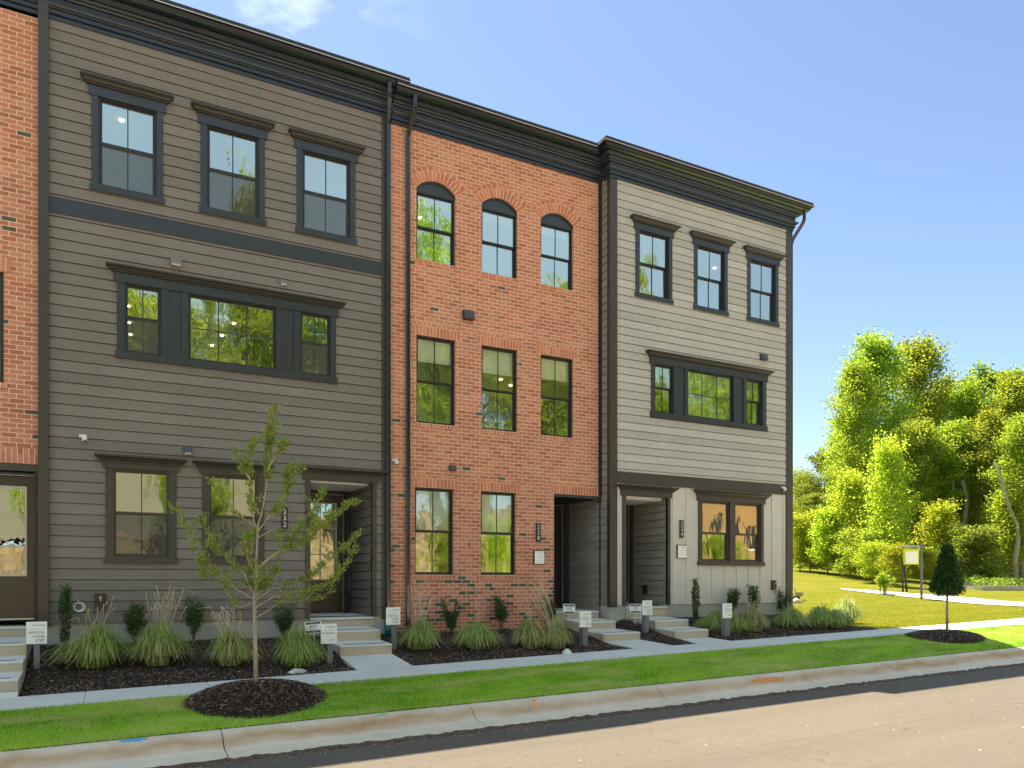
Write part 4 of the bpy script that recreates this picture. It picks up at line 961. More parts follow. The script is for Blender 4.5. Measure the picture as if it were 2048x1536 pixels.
# pair of windows in one surround
mb = MB(); gl = sash(mb, 12.705, 13.585, .45, 1.90, YG-.01, 'double', 1.13, 1)+sash(mb, 13.765, 14.625, .45, 1.90, YG-.01, 'double', 1.13, 1); wn_ = mb.build('window', M['sash_b'], h3); panes(wn_, gl)
MB().bbox(12.597, 12.705, YG-.034, YG+.03, .45, 1.90, .003).bbox(13.585, 13.765, YG-.034, YG+.03, .45, 1.90, .003).bbox(14.625, 14.718, YG-.034, YG+.03, .45, 1.90, .003).bbox(12.55, 14.77, YG-.045, YG+.03, 1.90, 2.03, .003).build('casing', M['trim_b'], wn_)
MB().bbox(12.57, 14.745, YG-.055, YG+.03, .35, .45, .006).build('sill', M['trim_b'], wn_); crownpiece(wn_, 12.56, 14.76, YG-.017, 2.03, .12, 'trim_b', 1.0)
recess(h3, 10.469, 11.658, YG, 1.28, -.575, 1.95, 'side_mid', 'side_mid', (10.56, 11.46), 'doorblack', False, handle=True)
c = MB(); c.bbox(10.372, 10.469, YG-.034, YG+.05, -.575, 1.91, .003).bbox(11.658, 11.735, YG-.034, YG+.05, -.575, 1.91, .003).bbox(10.33, 11.785, YG-.045, YG+.05, 1.91, 2.035, .003); c.build('door_casing', M['trim_b'], h3)
crownpiece(h3, 10.33, 11.785, YG-.017, 2.035, .11, 'trim_b')
cornice(h3, [(10.05, YG+.20), (10.05, YG-.02), (15.715, YG-.02), (15.715, YG+3)], 8.974, 9.455)
gutter(h3, [(10.05, YG+.45), (10.05, YG), (15.715, YG), (15.715, 25)], 9.435)
spout(h3, [(15.86, YG-.30, 9.50), (15.86, YG-.30, 9.22), (15.86, YG-.27, 9.14), (15.80, YG+.02, 8.80), (15.79, YG+.06, 8.66), (15.79, YG+.06, -.8)], .08, .06)
box_hood(h3, 14.60, 14.80, YG, 5.52, 5.66)
number_plate(h3, 12.02, 12.13, YG, .99, 1.41, '224')
q = at(1545.5, 1170, YG); mo = MB().bbox(q.x-.07, q.x+.07, YG-.06, YG, q.z-.12, q.z+.12, .008).build('outlet_box', M['plate'], h3); MB().tube([(q.x+.02, YG-.06, q.z+.04), (q.x+.06, YG-.10, q.z+.04)], .014, 8).build('tap', M['white'], mo)
p_ = at(1283, 1181, YG+.8); mo = MB().bbox(11.59, 11.635, YG+.70, YG+.84, -.33, -.12, .005).build('outlet_cover', M['black'], h3)
interior(h3, 10.2, 15.5, YG, [(14.5, 1.5, 8.35)])
shell(h3, 10.06, 15.71, YG, 9.56, side=False)

camera_eye((-.245, YD-.02, 2.33), 'white security camera on the dark siding, left of the taupe house')
camera_eye((5.115, YD, 2.33), 'white security camera on brick between the two black downspouts')
camera_eye((15.37, YG-.034, 2.33), 'white security camera at the far right end of the pale house')
# cable coil
q = at(157, 1214, YD-.03); m = MB()
for k in range(5): m.tube([(q.x+(.058+.006*k)*math.cos(a)*1.0+.004*k, q.y-.004*k, q.z+(.058+.006*k)*math.sin(a)) for a in [math.tau*i/20 for i in range(21)]], .0045, 5, False)
m.tube([(q.x+.0, q.y, q.z+.07), (q.x-.01, q.y+.01, q.z+.12), (q.x-.04, q.y+.02, q.z+.13)], .005, 5)
tag(m.build('cable_coil', M['white'], loc=q, smooth=True), 'coiled white cable hanging on the dark siding by the columnar holly', 'cable')
# paper notices
def notice(x0, x1, Y, z0, z1, lab):
    r_ = empty('notice', ((x0+x1)/2, Y, z0), lab, 'notice', 'notices beside the front doors')
    MB().box(x0, x1, Y-.03, Y-.005, z0, z1).build('holder', M['plate'], r_)
    MB().box(x0+.02, x1-.01, Y-.036, Y-.031, z0+.01, z1-.02).build('paper', M['sign'], r_)
    L_ = [('tri pointe', -.03, z1-.075, .036, 'RIGHT'), ('Welcome Home', -.03, z1-.14, .028, 'RIGHT'), ('Please come in', -.03, z1-.19, .022, 'RIGHT'), ('sales office open', -.03, z1-.25, .022, 'RIGHT')]
    L_ = L_[:1]+[('-----------------', -.03, z1-.14, .03, 'RIGHT'), ('------------', -.03, z1-.18, .03, 'RIGHT'), ('-----------------', -.03, z1-.24, .03, 'RIGHT')]
    text_mesh(L_, M['ink'], 'lettering', r_, lambda u, v: (x1-.01+u, Y-.038, v))
notice(8.255, 8.52, YD, .34, .645, 'white printed notice on brick under the 228 number plate')
notice(11.935, 12.23, YG, .51, .83, 'white printed notice on cream boards under the 224 number plate')

# ------------------------------------------------------------------ front steps (one stoop per door)
def stoop(name, x0, x1, lx0, lx1, Y, zl, treads, lab, grip=True):
    """treads: (y_back, y_front, z_back, z_front) from the top; landing at zl"""
    r_ = empty('front_steps', ((x0+x1)/2, Y-1.2, treads[-1][3]-.17), lab, 'steps', 'concrete front steps')
    m = MB(); m.hexa([(lx0, Y-.02, zl-.9), (lx1, Y-.02, zl-.9), (lx1, Y+1.45, zl-.9), (lx0, Y+1.45, zl-.9), (lx0, Y-.02, zl-.05), (lx1, Y-.02, zl-.05), (lx1, Y+1.45, zl-.012), (lx0, Y+1.45, zl-.012)])
    for yb, yf, zb_, zf_ in treads: m.hexa([(x0, yf, zf_-.7), (x1, yf, zf_-.7), (x1, yb+.3, zf_-.7), (x0, yb+.3, zf_-.7), (x0, yf, zf_-.03), (x1, yf, zf_-.03), (x1, yb, zb_-.03), (x0, yb, zb_-.03)])
    m.build('risers', M['step'], r_)
    m = MB(); m.hexa([(lx0+.0, Y-.045, zl-.049), (lx1, Y-.045, zl-.049), (lx1, Y+1.45, zl-.011), (lx0, Y+1.45, zl-.011), (lx0, Y-.045, zl-.015), (lx1, Y-.045, zl-.015), (lx1, Y+1.45, zl+.012), (lx0, Y+1.45, zl+.012)]); m.build('landing', M['tread'], r_)
    for yb, yf, zb_, zf_ in treads:
        t_ = MB(); e = .004; b = .012
        t_.hexa([(x0-e, yf-e, zf_-.029), (x1+e, yf-e, zf_-.029), (x1+e, yb, zb_-.029), (x0-e, yb, zb_-.029), (x0-e, yf-e, zf_-b), (x1+e, yf-e, zf_-b), (x1+e, yb, zb_-b), (x0-e, yb, zb_-b)])
        t_.hexa([(x0-e, yf-e, zf_-b), (x1+e, yf-e, zf_-b), (x1+e, yb, zb_-b), (x0-e, yb, zb_-b), (x0-e+b, yf-e+b, zf_), (x1+e-b, yf-e+b, zf_), (x1+e-b, yb, zb_), (x0-e+b, yb, zb_)])
        o = t_.build('tread', M['tread'], r_)
        if grip:
            g = MB(); ya = yf+.10; zz = zf_+(zb_-zf_)*.10/(yb-yf); g.hexa([(x0+.09, ya, zz-.002), (x1-.09, ya, zz-.002), (x1-.09, ya+.045, zz), (x0+.09, ya+.045, zz), (x0+.09, ya, zz+.003), (x1-.09, ya, zz+.003), (x1-.09, ya+.045, zz+.005), (x0+.09, ya+.045, zz+.005)]); g.build('grip_strip', M['strip'], o)
    return r_
stoop('a', -2.05, -.95, -2.2, -.90, YD, -.72, [(YD-.05, 13.35, -.90, -.93), (13.35, 12.72, -1.10, -1.13), (12.72, 12.02, -1.27, -1.30)], 'front steps at the left edge of the photo, below the brown glazed door')
stoop('b', 3.61, 4.53, 3.463, 4.69, YD, -.70, [(YD-.05, 13.60, -.88, -.905), (13.60, 12.98, -1.09, -1.12)], 'front steps of number 232, right of the name sign and the tall young tree')
stoop('c', 9.03, 9.96, 8.785, 9.94, YD, -.68, [(YD-.05, 13.85, -.86, -.895), (13.85, 12.98, -1.06, -1.085)], 'front steps of brick number 228, left of the other pair of steps')
stoop('d', 10.6, 11.52, 10.475, 11.655, YG, -.60, [(YG-.05, 13.28, -.84, -.875), (13.28, 12.64, -1.03, -1.055)], 'front steps of the pale end house number 224')

# ------------------------------------------------------------------ yard signs
def yard_sign(pxl, pxr, pyt, pyb, pybase, ppl, ppr, title, lines, lab, yaw=0):
    # stands where its post meets the mulch
    b_ = spot((ppl+ppr)/2, pybase); y0 = b_.y; A = at(pxl, pyt, y0-.05); B = at(pxr, pyb, y0-.05); r_ = empty('yard_sign', b_, lab, 'sign', 'white yard signs on grey posts')
    pa, pb2 = at(ppl, pybase, y0), at(ppr, pybase, y0); wdt = max(.075, (pb2.x-pa.x)*.8)
    MB().bbox(b_.x-wdt/2, b_.x+wdt/2, y0-wdt/2+.02, y0+wdt/2+.02, b_.z-.15, A.z-.04, .006).build('post', M['post'], r_)
    f = MB(); f.box(A.x, B.x, y0-wdt/2-.0, y0-wdt/2+.018, B.z, A.z); f.build('board', M['sign'], r_)
    W_ = B.x-A.x; H_ = A.z-B.z; yf = y0-wdt/2-.003
    L_ = [('tri pointe', W_-.03*W_/.3, H_-H_*.19, H_*.13, 'RIGHT')]
    for s_, vv, sz in lines: L_.append((s_, W_-.035, H_*vv, H_*sz, 'RIGHT'))
    o = text_mesh(L_, M['ink'], 'lettering', r_, lambda u, v: (A.x+u, yf, B.z+v))
    MB().box(A.x+W_*.18, B.x-W_*.10, yf, yf+.002, B.z+H_*.66, B.z+H_*.667).build('rule', M['ink'], r_)
ws = [('WATCH', .45, .165), ('YOUR', .27, .165), ('STEP', .09, .165)]
yard_sign(52, 94, 1244, 1287, 1339, 66, 81, 'w', ws, 'sign reading watch your step beside the leftmost front steps')
yard_sign(642, 674, 1248, 1287, 1328, 653, 666, 'n', [('The Duncan', .50, .15), ('-------------', .36, .10), ('6,353', .16, .13)], 'house name sign reading The Duncan beside the steps of 232')
yard_sign(773, 801, 1215, 1249, 1299, 784, 793, 'w', ws, 'sign reading watch your step between the taupe house and the brick house')
yard_sign(1159, 1182, 1223, 1254, 1292, 1162, 1175, 'n', [('The Walden', .50, .15), ('-------------', .36, .10), ('2,204', .16, .13)], 'house name sign left of the steps of brick number 228')
yard_sign(1285, 1304, 1201, 1230, 1264, 1287, 1297, 'w', ws, 'sign reading watch your step between the two right hand stairs')
yard_sign(1445, 1463, 1207, 1236, 1272, 1447, 1458, 'n', [('The Ellis', .50, .15), ('-------------', .36, .10), ('2,204', .16, .13)], 'house name sign in front of the pale house, rightmost of the signs')
def alarm_sign(pxl, pxr, pyt, pyb, pxs, pybase, lab, tilt=0.0):
    b_ = spot(pxs, pybase); y0 = b_.y; A = at(pxl, pyt, y0); B = at(pxr, pyb, y0); r_ = empty('alarm_sign', b_, lab, 'sign', 'small navy and white alarm signs on stakes')
    W_ = B.x-A.x; H_ = A.z-B.z; cx_ = (A.x+B.x)/2; cz_ = (A.z+B.z)/2
    def rot(u, v, d=0): return (cx_+u*math.cos(tilt)-v*math.sin(tilt), y0-d, cz_+u*math.sin(tilt)+v*math.cos(tilt))
    def rr_(w_, h_, r0, d0, d1):
        m = MB(); pts_ = []
        for sx_, sy_, a0 in ((1, 1, 0), (-1, 1, 90), (-1, -1, 180), (1, -1, 270)):
            for k in range(5): a = R(a0+k*22.5); pts_.append((sx_*(w_/2-r0)+r0*math.cos(a), sy_*(h_/2-r0)+r0*math.sin(a)))
        fr_ = [rot(u, v, d1) for u, v in pts_]; bk = [rot(u, v, d0) for u, v in pts_]
        m.poly(fr_); m.poly(bk[::-1]); n_ = len(pts_)
        for i in range(n_): m.quad(bk[i], bk[(i+1) % n_], fr_[(i+1) % n_], fr_[i])
        return m
    rr_(W_, H_, .035, 0, .008).build('board', M['sign'], r_)
    m = MB()
    for sg in (1, -1):
        v0, v1 = sg*H_*.27, sg*H_*.44
        m.poly([rot(-W_*.44, v0, .011), rot(W_*.44, v0, .011), rot(W_*.40, v1, .011), rot(-W_*.40, v1, .011)])
    m.build('bands', M['navy'], r_)
    text_mesh([('AVS', 0, -H_*.05, H_*.36, 'CENTER'), ('SECURITY', 0, -H_*.22, H_*.13, 'CENTER')], M['ink'], 'lettering', r_, lambda u, v: rot(u, v, .011))
    for sp in (('PROTECTED BY', 0, H_*.31, H_*.10, 'CENTER'), ('avssecurity', 0, -H_*.39, H_*.10, 'CENTER')): text_mesh([sp], M['white'], 'small_print', r_, lambda u, v: rot(u, v, .014))
    MB().tube([(b_.x, y0+.012, b_.z-.1), (cx_, y0+.012, cz_)], .009, 6).build('stake', M['white'], r_)
alarm_sign(609, 643, 1243, 1266, 631, 1292, 'alarm company sign tilted beside the sign reading The Duncan', .07)
alarm_sign(1126, 1150, 1208, 1228, 1135, 1256, 'alarm company sign left of the steps of brick number 228', -.02)
alarm_sign(1259, 1282, 1208, 1226.5, 1271, 1249, 'alarm company sign between the two right hand stairs', .0)

# ------------------------------------------------------------------ plants
def leaves(C_, n_per, spread, size, aspect=2.2, m=None, name='crown', parent=None, up=0.0, seed=0, along=None, flat=1.0):
    """diamond shaped leaves scattered round centres C_ (k,3)"""
    r_ = np.random.default_rng(seed); k = len(C_); n = k*n_per
    P0 = np.repeat(np.asarray(C_, float), n_per, 0)+np.clip(r_.normal(0, 1, (n, 3)), -1.7, 1.7)*np.asarray(spread)*np.array([1, 1, flat])
    d = r_.normal(0, 1, (n, 3)); d[:, 2] = d[:, 2]*.6+up
    if along is not None: d = d*.8+np.repeat(np.asarray(along, float), n_per, 0)*1.0
    d /= np.linalg.norm(d, axis=1)[:, None]; e = np.cross(d, r_.normal(0, 1, (n, 3))); e /= np.linalg.norm(e, axis=1)[:, None]
    L_ = size*r_.uniform(.65, 1.35, n)[:, None]; W_ = L_/aspect
    a = P0; b = P0+d*L_*.5+e*W_*.5; c = P0+d*L_; f = P0+d*L_*.5-e*W_*.5
    V = np.stack([a, b, c, f], 1).reshape(-1, 3); return np_mesh(name, V, np.arange(n*4).reshape(-1, 4), m, parent)
def tree_proto(name, seed, H, base, wid, nl, shape, leafsize, lper, bark, lm, tr=.02, subs=4, lean=0, spread=.5, flat=.75):
    """trunk with limbs and side branches; clumps of leaves along them. height H, crown from base*H, half width wid"""
    rd = random.Random(seed); m = MB(); C_ = []
    tp = [Vector((lean*H*.1*q*q+rd.uniform(-.02, .02)*H*.4*q, rd.uniform(-.02, .02)*H*.4*q, H*q*.97)) for q in [i/9 for i in range(10)]]
    def tpos(q): i = min(8, int(q*9)); return tp[i].lerp(tp[i+1], q*9-i)
    m.tube(tp, [tr*H*(1-.93*i/9)**.9 for i in range(10)], 8)
    for i in range(nl):
        q = base+(1-base)*(i+.5)/nl; q = min(.985, q+rd.uniform(-.02, .02)); p0 = tpos(q); u = (q-base)/(1-base)
        if shape == 'oval': rad = math.sin(math.pi*min(.97, .12+.86*u))**.7
        elif shape == 'round': rad = math.sqrt(max(.05, 1-(u*1.5-.6)**2))
        elif shape == 'cone': rad = 1.02-u
        else: rad = .75+.3*math.sin(u*7+seed)-.5*u
        ln = wid*rad*rd.uniform(.7, 1.2); az = i*2.4+rd.uniform(-.5, .5); el = {'oval': .60, 'round': .25, 'cone': .05}.get(shape, .5)+{'oval': .50}.get(shape, .5)*u; ln *= rd.uniform(.65, 1.4) if shape == 'oval' else 1
        d = Vector((math.cos(az)*math.cos(el), math.sin(az)*math.cos(el), math.sin(el)))
        pts_ = [p0+d*ln*s_+Vector((0, 0, ln*.18*s_*s_))+Vector((rd.uniform(-1, 1), rd.uniform(-1, 1), rd.uniform(-1, 1)))*ln*.04*(s_ > 0) for s_ in (0, .25, .5, .75, 1)]
        r0 = max(.004*H*.5, tr*H*.38*(1-u*.75)); m.tube(pts_, [r0, r0*.75, r0*.5, r0*.3, r0*.12], 5, False)
        for s_ in (.45, .7, .9, 1.0): 
            w_ = pts_[int(s_*4)].lerp(pts_[min(4, int(s_*4)+1)], s_*4-int(s_*4)); C_.append(tuple(w_))
        for j in range(subs):
            s_ = rd.uniform(.3, 1); a = pts_[int(s_*4)] if s_ < 1 else pts_[4]
            d2 = (d+Vector((rd.uniform(-1, 1), rd.uniform(-1, 1), rd.uniform(-.5, .9)))*.9).normalized(); l2 = ln*rd.uniform(.22, .5)
            b = a+d2*l2; m.tube([a, a.lerp(b, .5)+Vector((0, 0, l2*.05)), b], [r0*.3, r0*.2, r0*.06], 4, False); C_.append(tuple(a.lerp(b, .6))); C_.append(tuple(b))
    r_ = empty(name, (0, 0, 0))
    t_ = m.build('trunk', bark, r_, True); t_.data.name = name+'_trunk'
    leaves(C_, lper, spread*wid*.26, leafsize, 1.7, lm, 'crown', r_, .1, seed, flat=flat); return r_
PROT = {
 'tall': tree_proto('tall_tree', 11, 18, .20, 3.8, 34, 'oval', .21, 50, M['bark_pale'], M['leaf_f'], .012, 7, spread=.46),
 'broad': tree_proto('broadleaf_tree', 12, 14, .22, 4.4, 26, 'round', .22, 70, M['bark'], M['leaf_f'], .013, 5, spread=.62),
 'pine': tree_proto('pine_tree', 13, 17, .42, 3.2, 22, 'round', .26, 44, M['bark'], M['leaf_d'], .013, 4, spread=.5, flat=.5),
 'loose': tree_proto('sunlit_tree', 15, 9, .12, 2.6, 24, 'oval', .22, 38, M['bark_pale'], M['leaf_y'], .011, 4, spread=.8),
 'low': tree_proto('understory_tree', 14, 6, .10, 2.6, 18, 'round', .24, 50, M['bark'], M['leaf_f'], .012, 4, spread=.75)}
PDIM = {'tall': (18.3, 7.6), 'broad': (15.0, 9.0), 'pine': (18.0, 6.4), 'low': (7.0, 5.6), 'loose': (9.6, 6.0)}
used = set()
def plant(kind, px, Z, top, wpx, label, cat='tree', group=None, rz=None, basez=None, mat=None):
    p_ = atZ(px, 1160, Z); gz = far_z(p_.x, p_.y) if basez is None else basez; zt = (HY-top)/F*Z; H = zt-gz; W_ = wpx/F*Z
    o = PROT[kind] if kind not in used else copy_tree(PROT[kind]); used.add(kind)
    o.location = (p_.x, p_.y, gz-.05); o.scale = (W_/PDIM[kind][1],)*2+(H/PDIM[kind][0],); o.rotation_euler = (0, 0, random.uniform(0, 6.28) if rz is None else rz)
    tag(o, label, cat, group)
    if mat:
        for ch in o.children:
            if ch.name.startswith('crown'): ch.material_slots[0].link = 'OBJECT'; ch.material_slots[0].material = mat
    return o
GW = 'trees along the woodland edge'
FOREST = [
 ('tall', 1748, 55, 684, 190, 'tallest tree at the wood edge, airy yellow green crown against the sky'),
 ('tall', 1838, 57, 690, 175, 'second tallest yellow green tree, right behind the tallest one'),
 ('tall', 1708, 52, 735, 130, 'pale trunked tree standing out left of the tallest tree'),
 ('tall', 1888, 66, 766, 130, 'mid height green tree between the tallest tree and the dark rounded one'),
 ('tall', 1930, 56, 775, 150, 'yellow green tree before the dark rounded crown at right'),
 ('pine', 1985, 62, 730, 170, 'olive green tree with a dark rounded crown, highest at the right'),
 ('tall', 2030, 54, 752, 160, 'tall green tree at the right edge behind the crooked trunk'),
 ('tall', 2085, 55, 745, 170, 'green tree cut by the right edge of the photo'),
 ('broad', 1605, 72, 945, 90, 'light green rounded tree just right of the end house'),
 ('pine', 1650, 66, 900, 90, 'dark olive pine standing left of the yellow green trees'),
 ('pine', 1625, 58, 985, 100, 'dark needled tree low beside the end house'),
 ('tall', 1690, 60, 840, 110, 'slim green tree between the dark pine and the tallest tree'),
 ('loose', 1700, 48, 950, 120, 'bright yellow green tree in front of the pale trunked one'),
 ('loose', 1775, 45, 890, 130, 'bright yellow green tree right behind the hanging sign'),
 ('tall', 1840, 50, 850, 140, 'lime green tree under the second tallest tree'),
 ('loose', 1600, 50, 1030, 95, 'low bright bushy tree next to the corner of the end house'),
 ('loose', 1655, 48, 1020, 100, 'low lime tree at the top of the grass slope'),
 ('low', 1720, 45, 1060, 110, 'low bushy tree behind the small round tree'),
 ('tall', 1905, 50, 850, 150, 'light green tree above the clipped evergreen'),
 ('tall', 1975, 49, 830, 150, 'leafy green tree over the thin pale stems'),
 ('tall', 2045, 46, 840, 160, 'green tree at the lower right edge, in front of the dark trunk'),
 ('loose', 1880, 46, 1010, 110, 'low green tree just behind the clipped evergreen'),
 ('low', 1945, 44, 1055, 120, 'low dark tree in the shade behind the garden beds'),
 ('loose', 2010, 46, 1000, 120, 'low tree beside the dark trunks at the right'),
]
for k_, px, Z, top, wpx, lab in FOREST:
    plant(k_, px, Z, top, wpx, lab, 'tree', GW, mat=M['leaf_d'] if ('dark tree' in lab) else None)
# willowy thicket on the slope
def thicket(px, Z, top, wpx, lab):
    return plant('loose', px, Z, top, wpx, lab, 'bush', 'bushes at the top of the grass slope')
thicket(1745, 42, 1085, 90, 'feathery yellow bush left of the hanging sign'); thicket(1790, 40, 1090, 80, 'feathery yellow bush directly behind the hanging sign'); thicket(1850, 44, 1100, 80, 'bush behind the grey timber post'); thicket(1620, 50, 1085, 90, 'dark low bush on the grass horizon by the house corner'); thicket(1680, 48, 1085, 100, 'low bush in the middle of the grass horizon')
# background woodland mass closing the gaps
Cw = []
for i in range(700):
    px = random.uniform(1560, 2120); Z = random.uniform(74, 92); h = random.uniform(.0, 1); top = 985 if px < 1690 else (860 if px < 1900 else 800)
    p_ = atZ(px, 1165-(1165-top)*h, Z); Cw.append(tuple(p_))
for i in range(380):
    px = random.uniform(1560, 2120); Z = random.uniform(56, 66); p_ = atZ(px, random.uniform(1060, 1160), Z); Cw.append(tuple(p_))
o = leaves(Cw, 34, .9, .48, 1.6, M['leaf_d'], 'woodland', None, 0, 5); tag(o, 'far woodland seen as one green mass behind the edge trees', 'woodland', kind='stuff')
# bare stems standing in front of the wood
def stem(pxs, Z, r0, r1, lab, m='bark', nm='tree_trunk'):
    pts_ = [atZ(a, b, Z) for a, b in pxs]; n_ = len(pts_); g = far_z(pts_[0].x, pts_[0].y); pts_[0].z = g-.2
    rt = empty('bare_tree', (pts_[0].x, pts_[0].y, g), lab, 'tree', 'bare stems in front of the wood')
    MB().tube(pts_, [r0+(r1-r0)*i/(n_-1) for i in range(n_)], 8).build('trunk', M[m], rt, True)
    return rt
stem([(2032, 1165), (2030, 1120), (2036, 1080), (2034, 1050), (2020, 1020), (2010, 985), (1998, 940), (1988, 925)], 45, .17, .04, 'crooked pale trunk bending over at the right of the wood', 'bark_pale')
stem([(2036, 1165), (2034, 1080), (2022, 1000), (2016, 930)], 49, .24, .08, 'thick dark straight trunk beside the crooked pale one')
stem([(1913, 1165), (1911, 1050), (1905, 960), (1904, 985)], 48.5, .16, .05, 'thin dark trunk rising above the clipped evergreen')
stem([(1931, 1165), (1928, 1060), (1934, 1000), (1925, 960)], 48, .20, .08, 'brown trunk just right of the clipped evergreen')
stem([(1738, 1150), (1737, 1060), (1737, 960), (1735, 900)], 51, .18, .05, 'straight grey trunk left of the hanging sign', 'bark_pale')
for i, (px, lab) in enumerate(((1973, 'left of two thin white stems behind the garden beds'), (1976, 'right of two thin white stems behind the garden beds'), (1985, 'single thin white stem right of the white pair'))):
    stem([(px, 1164), (px+.5, 1140), (px, 1100)], 44, .05, .03, lab, 'bark_pale')

# ------- small round tree by the path
b_ = spot(1768, 1189, far_z); rt = empty('young_tree', b_, 'small round bushy tree with two stakes beside the curved path', 'tree')
Z = .4707*b_.x+.8824*b_.y; hh = lambda px_: px_/F*Z
MB().tube([b_-Vector((0, 0, .1)), b_+Vector((0, 0, hh(26)))], [.05, .03], 6).build('trunk', M['bark'], rt)
MB().tube([b_+Vector((.12, 0, -.1)), b_+Vector((.12, 0, hh(16)))], .03, 5).build('stake', M['bark'], rt); MB().tube([b_+Vector((-.14, .1, -.1)), b_+Vector((-.14, .1, hh(16)))], .03, 5).build('stake', M['bark'], rt)
Cc = [(random.gauss(0, hh(6)), random.gauss(0, hh(6)), hh(27)+random.gauss(0, hh(5))) for _ in range(60)]
leaves(Cc, 30, hh(2), .10, 1.8, M['leaf_f'], 'crown', rt, 0, 9)
# ------- clipped evergreen on the strip
b_ = Vector((16.0, 10.2, ringz2(16.0, 10.2))); rt = empty('evergreen_tree', b_, 'small dark evergreen clipped to a cone on a bare thin stem by the curb', 'tree')
ZE = .4707*16+.8824*10.2; hpx = lambda v: v/F*ZE
MB().tube([(b_.x, b_.y, b_.z-.05), (b_.x-.01, b_.y, b_.z+hpx(40)), (b_.x+.0, b_.y, b_.z+hpx(80))], [.030, .026, .022], 8).build('trunk', M['bark_young'], rt, True)
Cc = []
for i in range(1500):
    u = random.random(); z = hpx(76)+hpx(93)*u; rad = hpx(33)*(min(1, (u+.03)/.10)**.5)*(1-u)**.75*(1-.25*max(0, u-.5)); a = random.random()*6.283; q = random.uniform(.55, 1.0)*(1+.10*math.sin(a*3+u*9)+.07*math.sin(a*7+u*23)); u += 0
    Cc.append((rad*q*math.cos(a), rad*q*math.sin(a), z))
leaves(Cc, 7, .034, .065, 2.8, M['leaf_c'], 'crown', rt, .9, 21)

# ------- the young street tree in front
ty = 10.18; base = at(512, 1382, ty); gz = ringz(base.x, ty)-.03; ZT = 9.9
def tp(px, py, dy=0): v = at(px, py, ty+dy); return v
rt = empty('street_tree', (base.x, ty, gz), 'slender young street tree with sparse upright branches in a mulch ring', 'tree')
tm = MB(); LC = []; LD = []
def branch(pts_, r0, r1, leaf_from=.25, dens=1.0, twigs=True):
    P3 = [Vector(p) for p in pts_]; Q = []
    for i in range(len(P3)-1):
        for k in range(4): q = k/4; Q.append(P3[i].lerp(P3[i+1], q)+Vector((random.uniform(-1, 1), random.uniform(-1, 1), random.uniform(-1, 1)))*.006)
    Q.append(P3[-1]); n_ = len(Q); tm.tube(Q, [r0+(r1-r0)*i/(n_-1) for i in range(n_)], 6, False)
    tot = sum((b-a).length for a, b in zip(Q, Q[1:])); nl = int(tot*30*dens)
    for j in range(nl):
        s_ = leaf_from+(1-leaf_from)*random.random(); i = min(n_-2, int(s_*(n_-1))); a = Q[i].lerp(Q[i+1], s_*(n_-1)-i); d = (Q[i+1]-Q[i]).normalized()
        LC.append(tuple(a)); LD.append(tuple(d))
        if twigs and random.random() < .20:
            dd = (d*.7+Vector((random.uniform(-1, 1), random.uniform(-1, 1), random.uniform(-.2, .8)))).normalized(); ll = random.uniform(.05, .15)
            tm.tube([a, a+dd*ll], [.003, .0012], 4, False)
            for s2 in (.4, .7, 1): LC.append(tuple(a+dd*ll*s2)); LD.append(tuple(dd))
trunk = [(512, 1382), (511, 1300), (509, 1205), (512, 1150), (514, 1085), (516, 1050), (524, 1025), (533, 970), (536, 920), (540, 870), (545, 815)]
P3 = [tp(a, b, .02*i) for i, (a, b) in enumerate(trunk)]; P3[0].z = gz-.05
tm.tube(P3, [.030, .026, .023, .018, .015, .013, .010, .008, .006, .004, .002], 8)
branch(P3[6:], .004, .002, .3, 2.2)
BR = [  # (pixel polyline, depth drift, density)
 ([(508, 1200), (475, 1180), (440, 1150), (400, 1118), (385, 1075), (360, 1030), (343, 1012)], -.35, 1.0),
 ([(508, 1205), (480, 1215), (462, 1200), (445, 1160), (420, 1150), (390, 1147)], .35, .9),
 ([(509, 1190), (488, 1145), (455, 1118), (430, 1095), (412, 1060), (400, 1040)], .45, 1.1),
 ([(512, 1150), (495, 1120), (490, 1080), (500, 1070)], -.4, 1.3),
 ([(515, 1055), (490, 1040), (462, 1020), (440, 985), (425, 960)], -.3, .8),
 ([(515, 1070), (505, 1030), (500, 990), (498, 950), (500, 905), (503, 880)], .15, 1.5),
 ([(501, 960), (485, 940), (475, 915)], .1, 1.6),
 ([(520, 1030), (512, 1018), (500, 1000)], -.1, 1.2),
 ([(536, 940), (548, 915), (560, 900), (572, 885)], -.15, 1.7),
 ([(516, 1062), (540, 1030), (565, 1010), (575, 970), (590, 945), (603, 935)], .2, 1.6),
 ([(565, 1005), (572, 985), (570, 950), (585, 930)], .3, 1.4),
 ([(517, 1075), (545, 1060), (580, 1080), (600, 1050), (640, 1000), (655, 965)], -.25, 1.1),
 ([(514, 1135), (545, 1110), (580, 1095), (620, 1070), (660, 1035), (695, 1010), (718, 1000)], -.45, 1.2),
 ([(514, 1140), (560, 1100), (600, 1092), (620, 1075), (625, 1040), (635, 1015)], .3, 1.1),
 ([(512, 1200), (540, 1180), (580, 1165), (620, 1155), (655, 1120), (690, 1095), (712, 1070)], .4, 1.2),
 ([(511, 1215), (545, 1195), (580, 1185), (630, 1180), (668, 1160), (690, 1130), (712, 1092)], -.3, 1.25),
 ([(512, 1235), (535, 1222), (560, 1205), (590, 1195), (630, 1200), (665, 1180)], .15, .7),
 ([(512, 1200), (525, 1175), (545, 1150), (555, 1140), (562, 1100), (552, 1065)], .5, .7),
 ([(510, 1195), (500, 1170), (495, 1150), (510, 1130)], .25, 2.0), ([(510, 1195), (520, 1180), (532, 1160), (520, 1140)], -.25, 2.0),
]
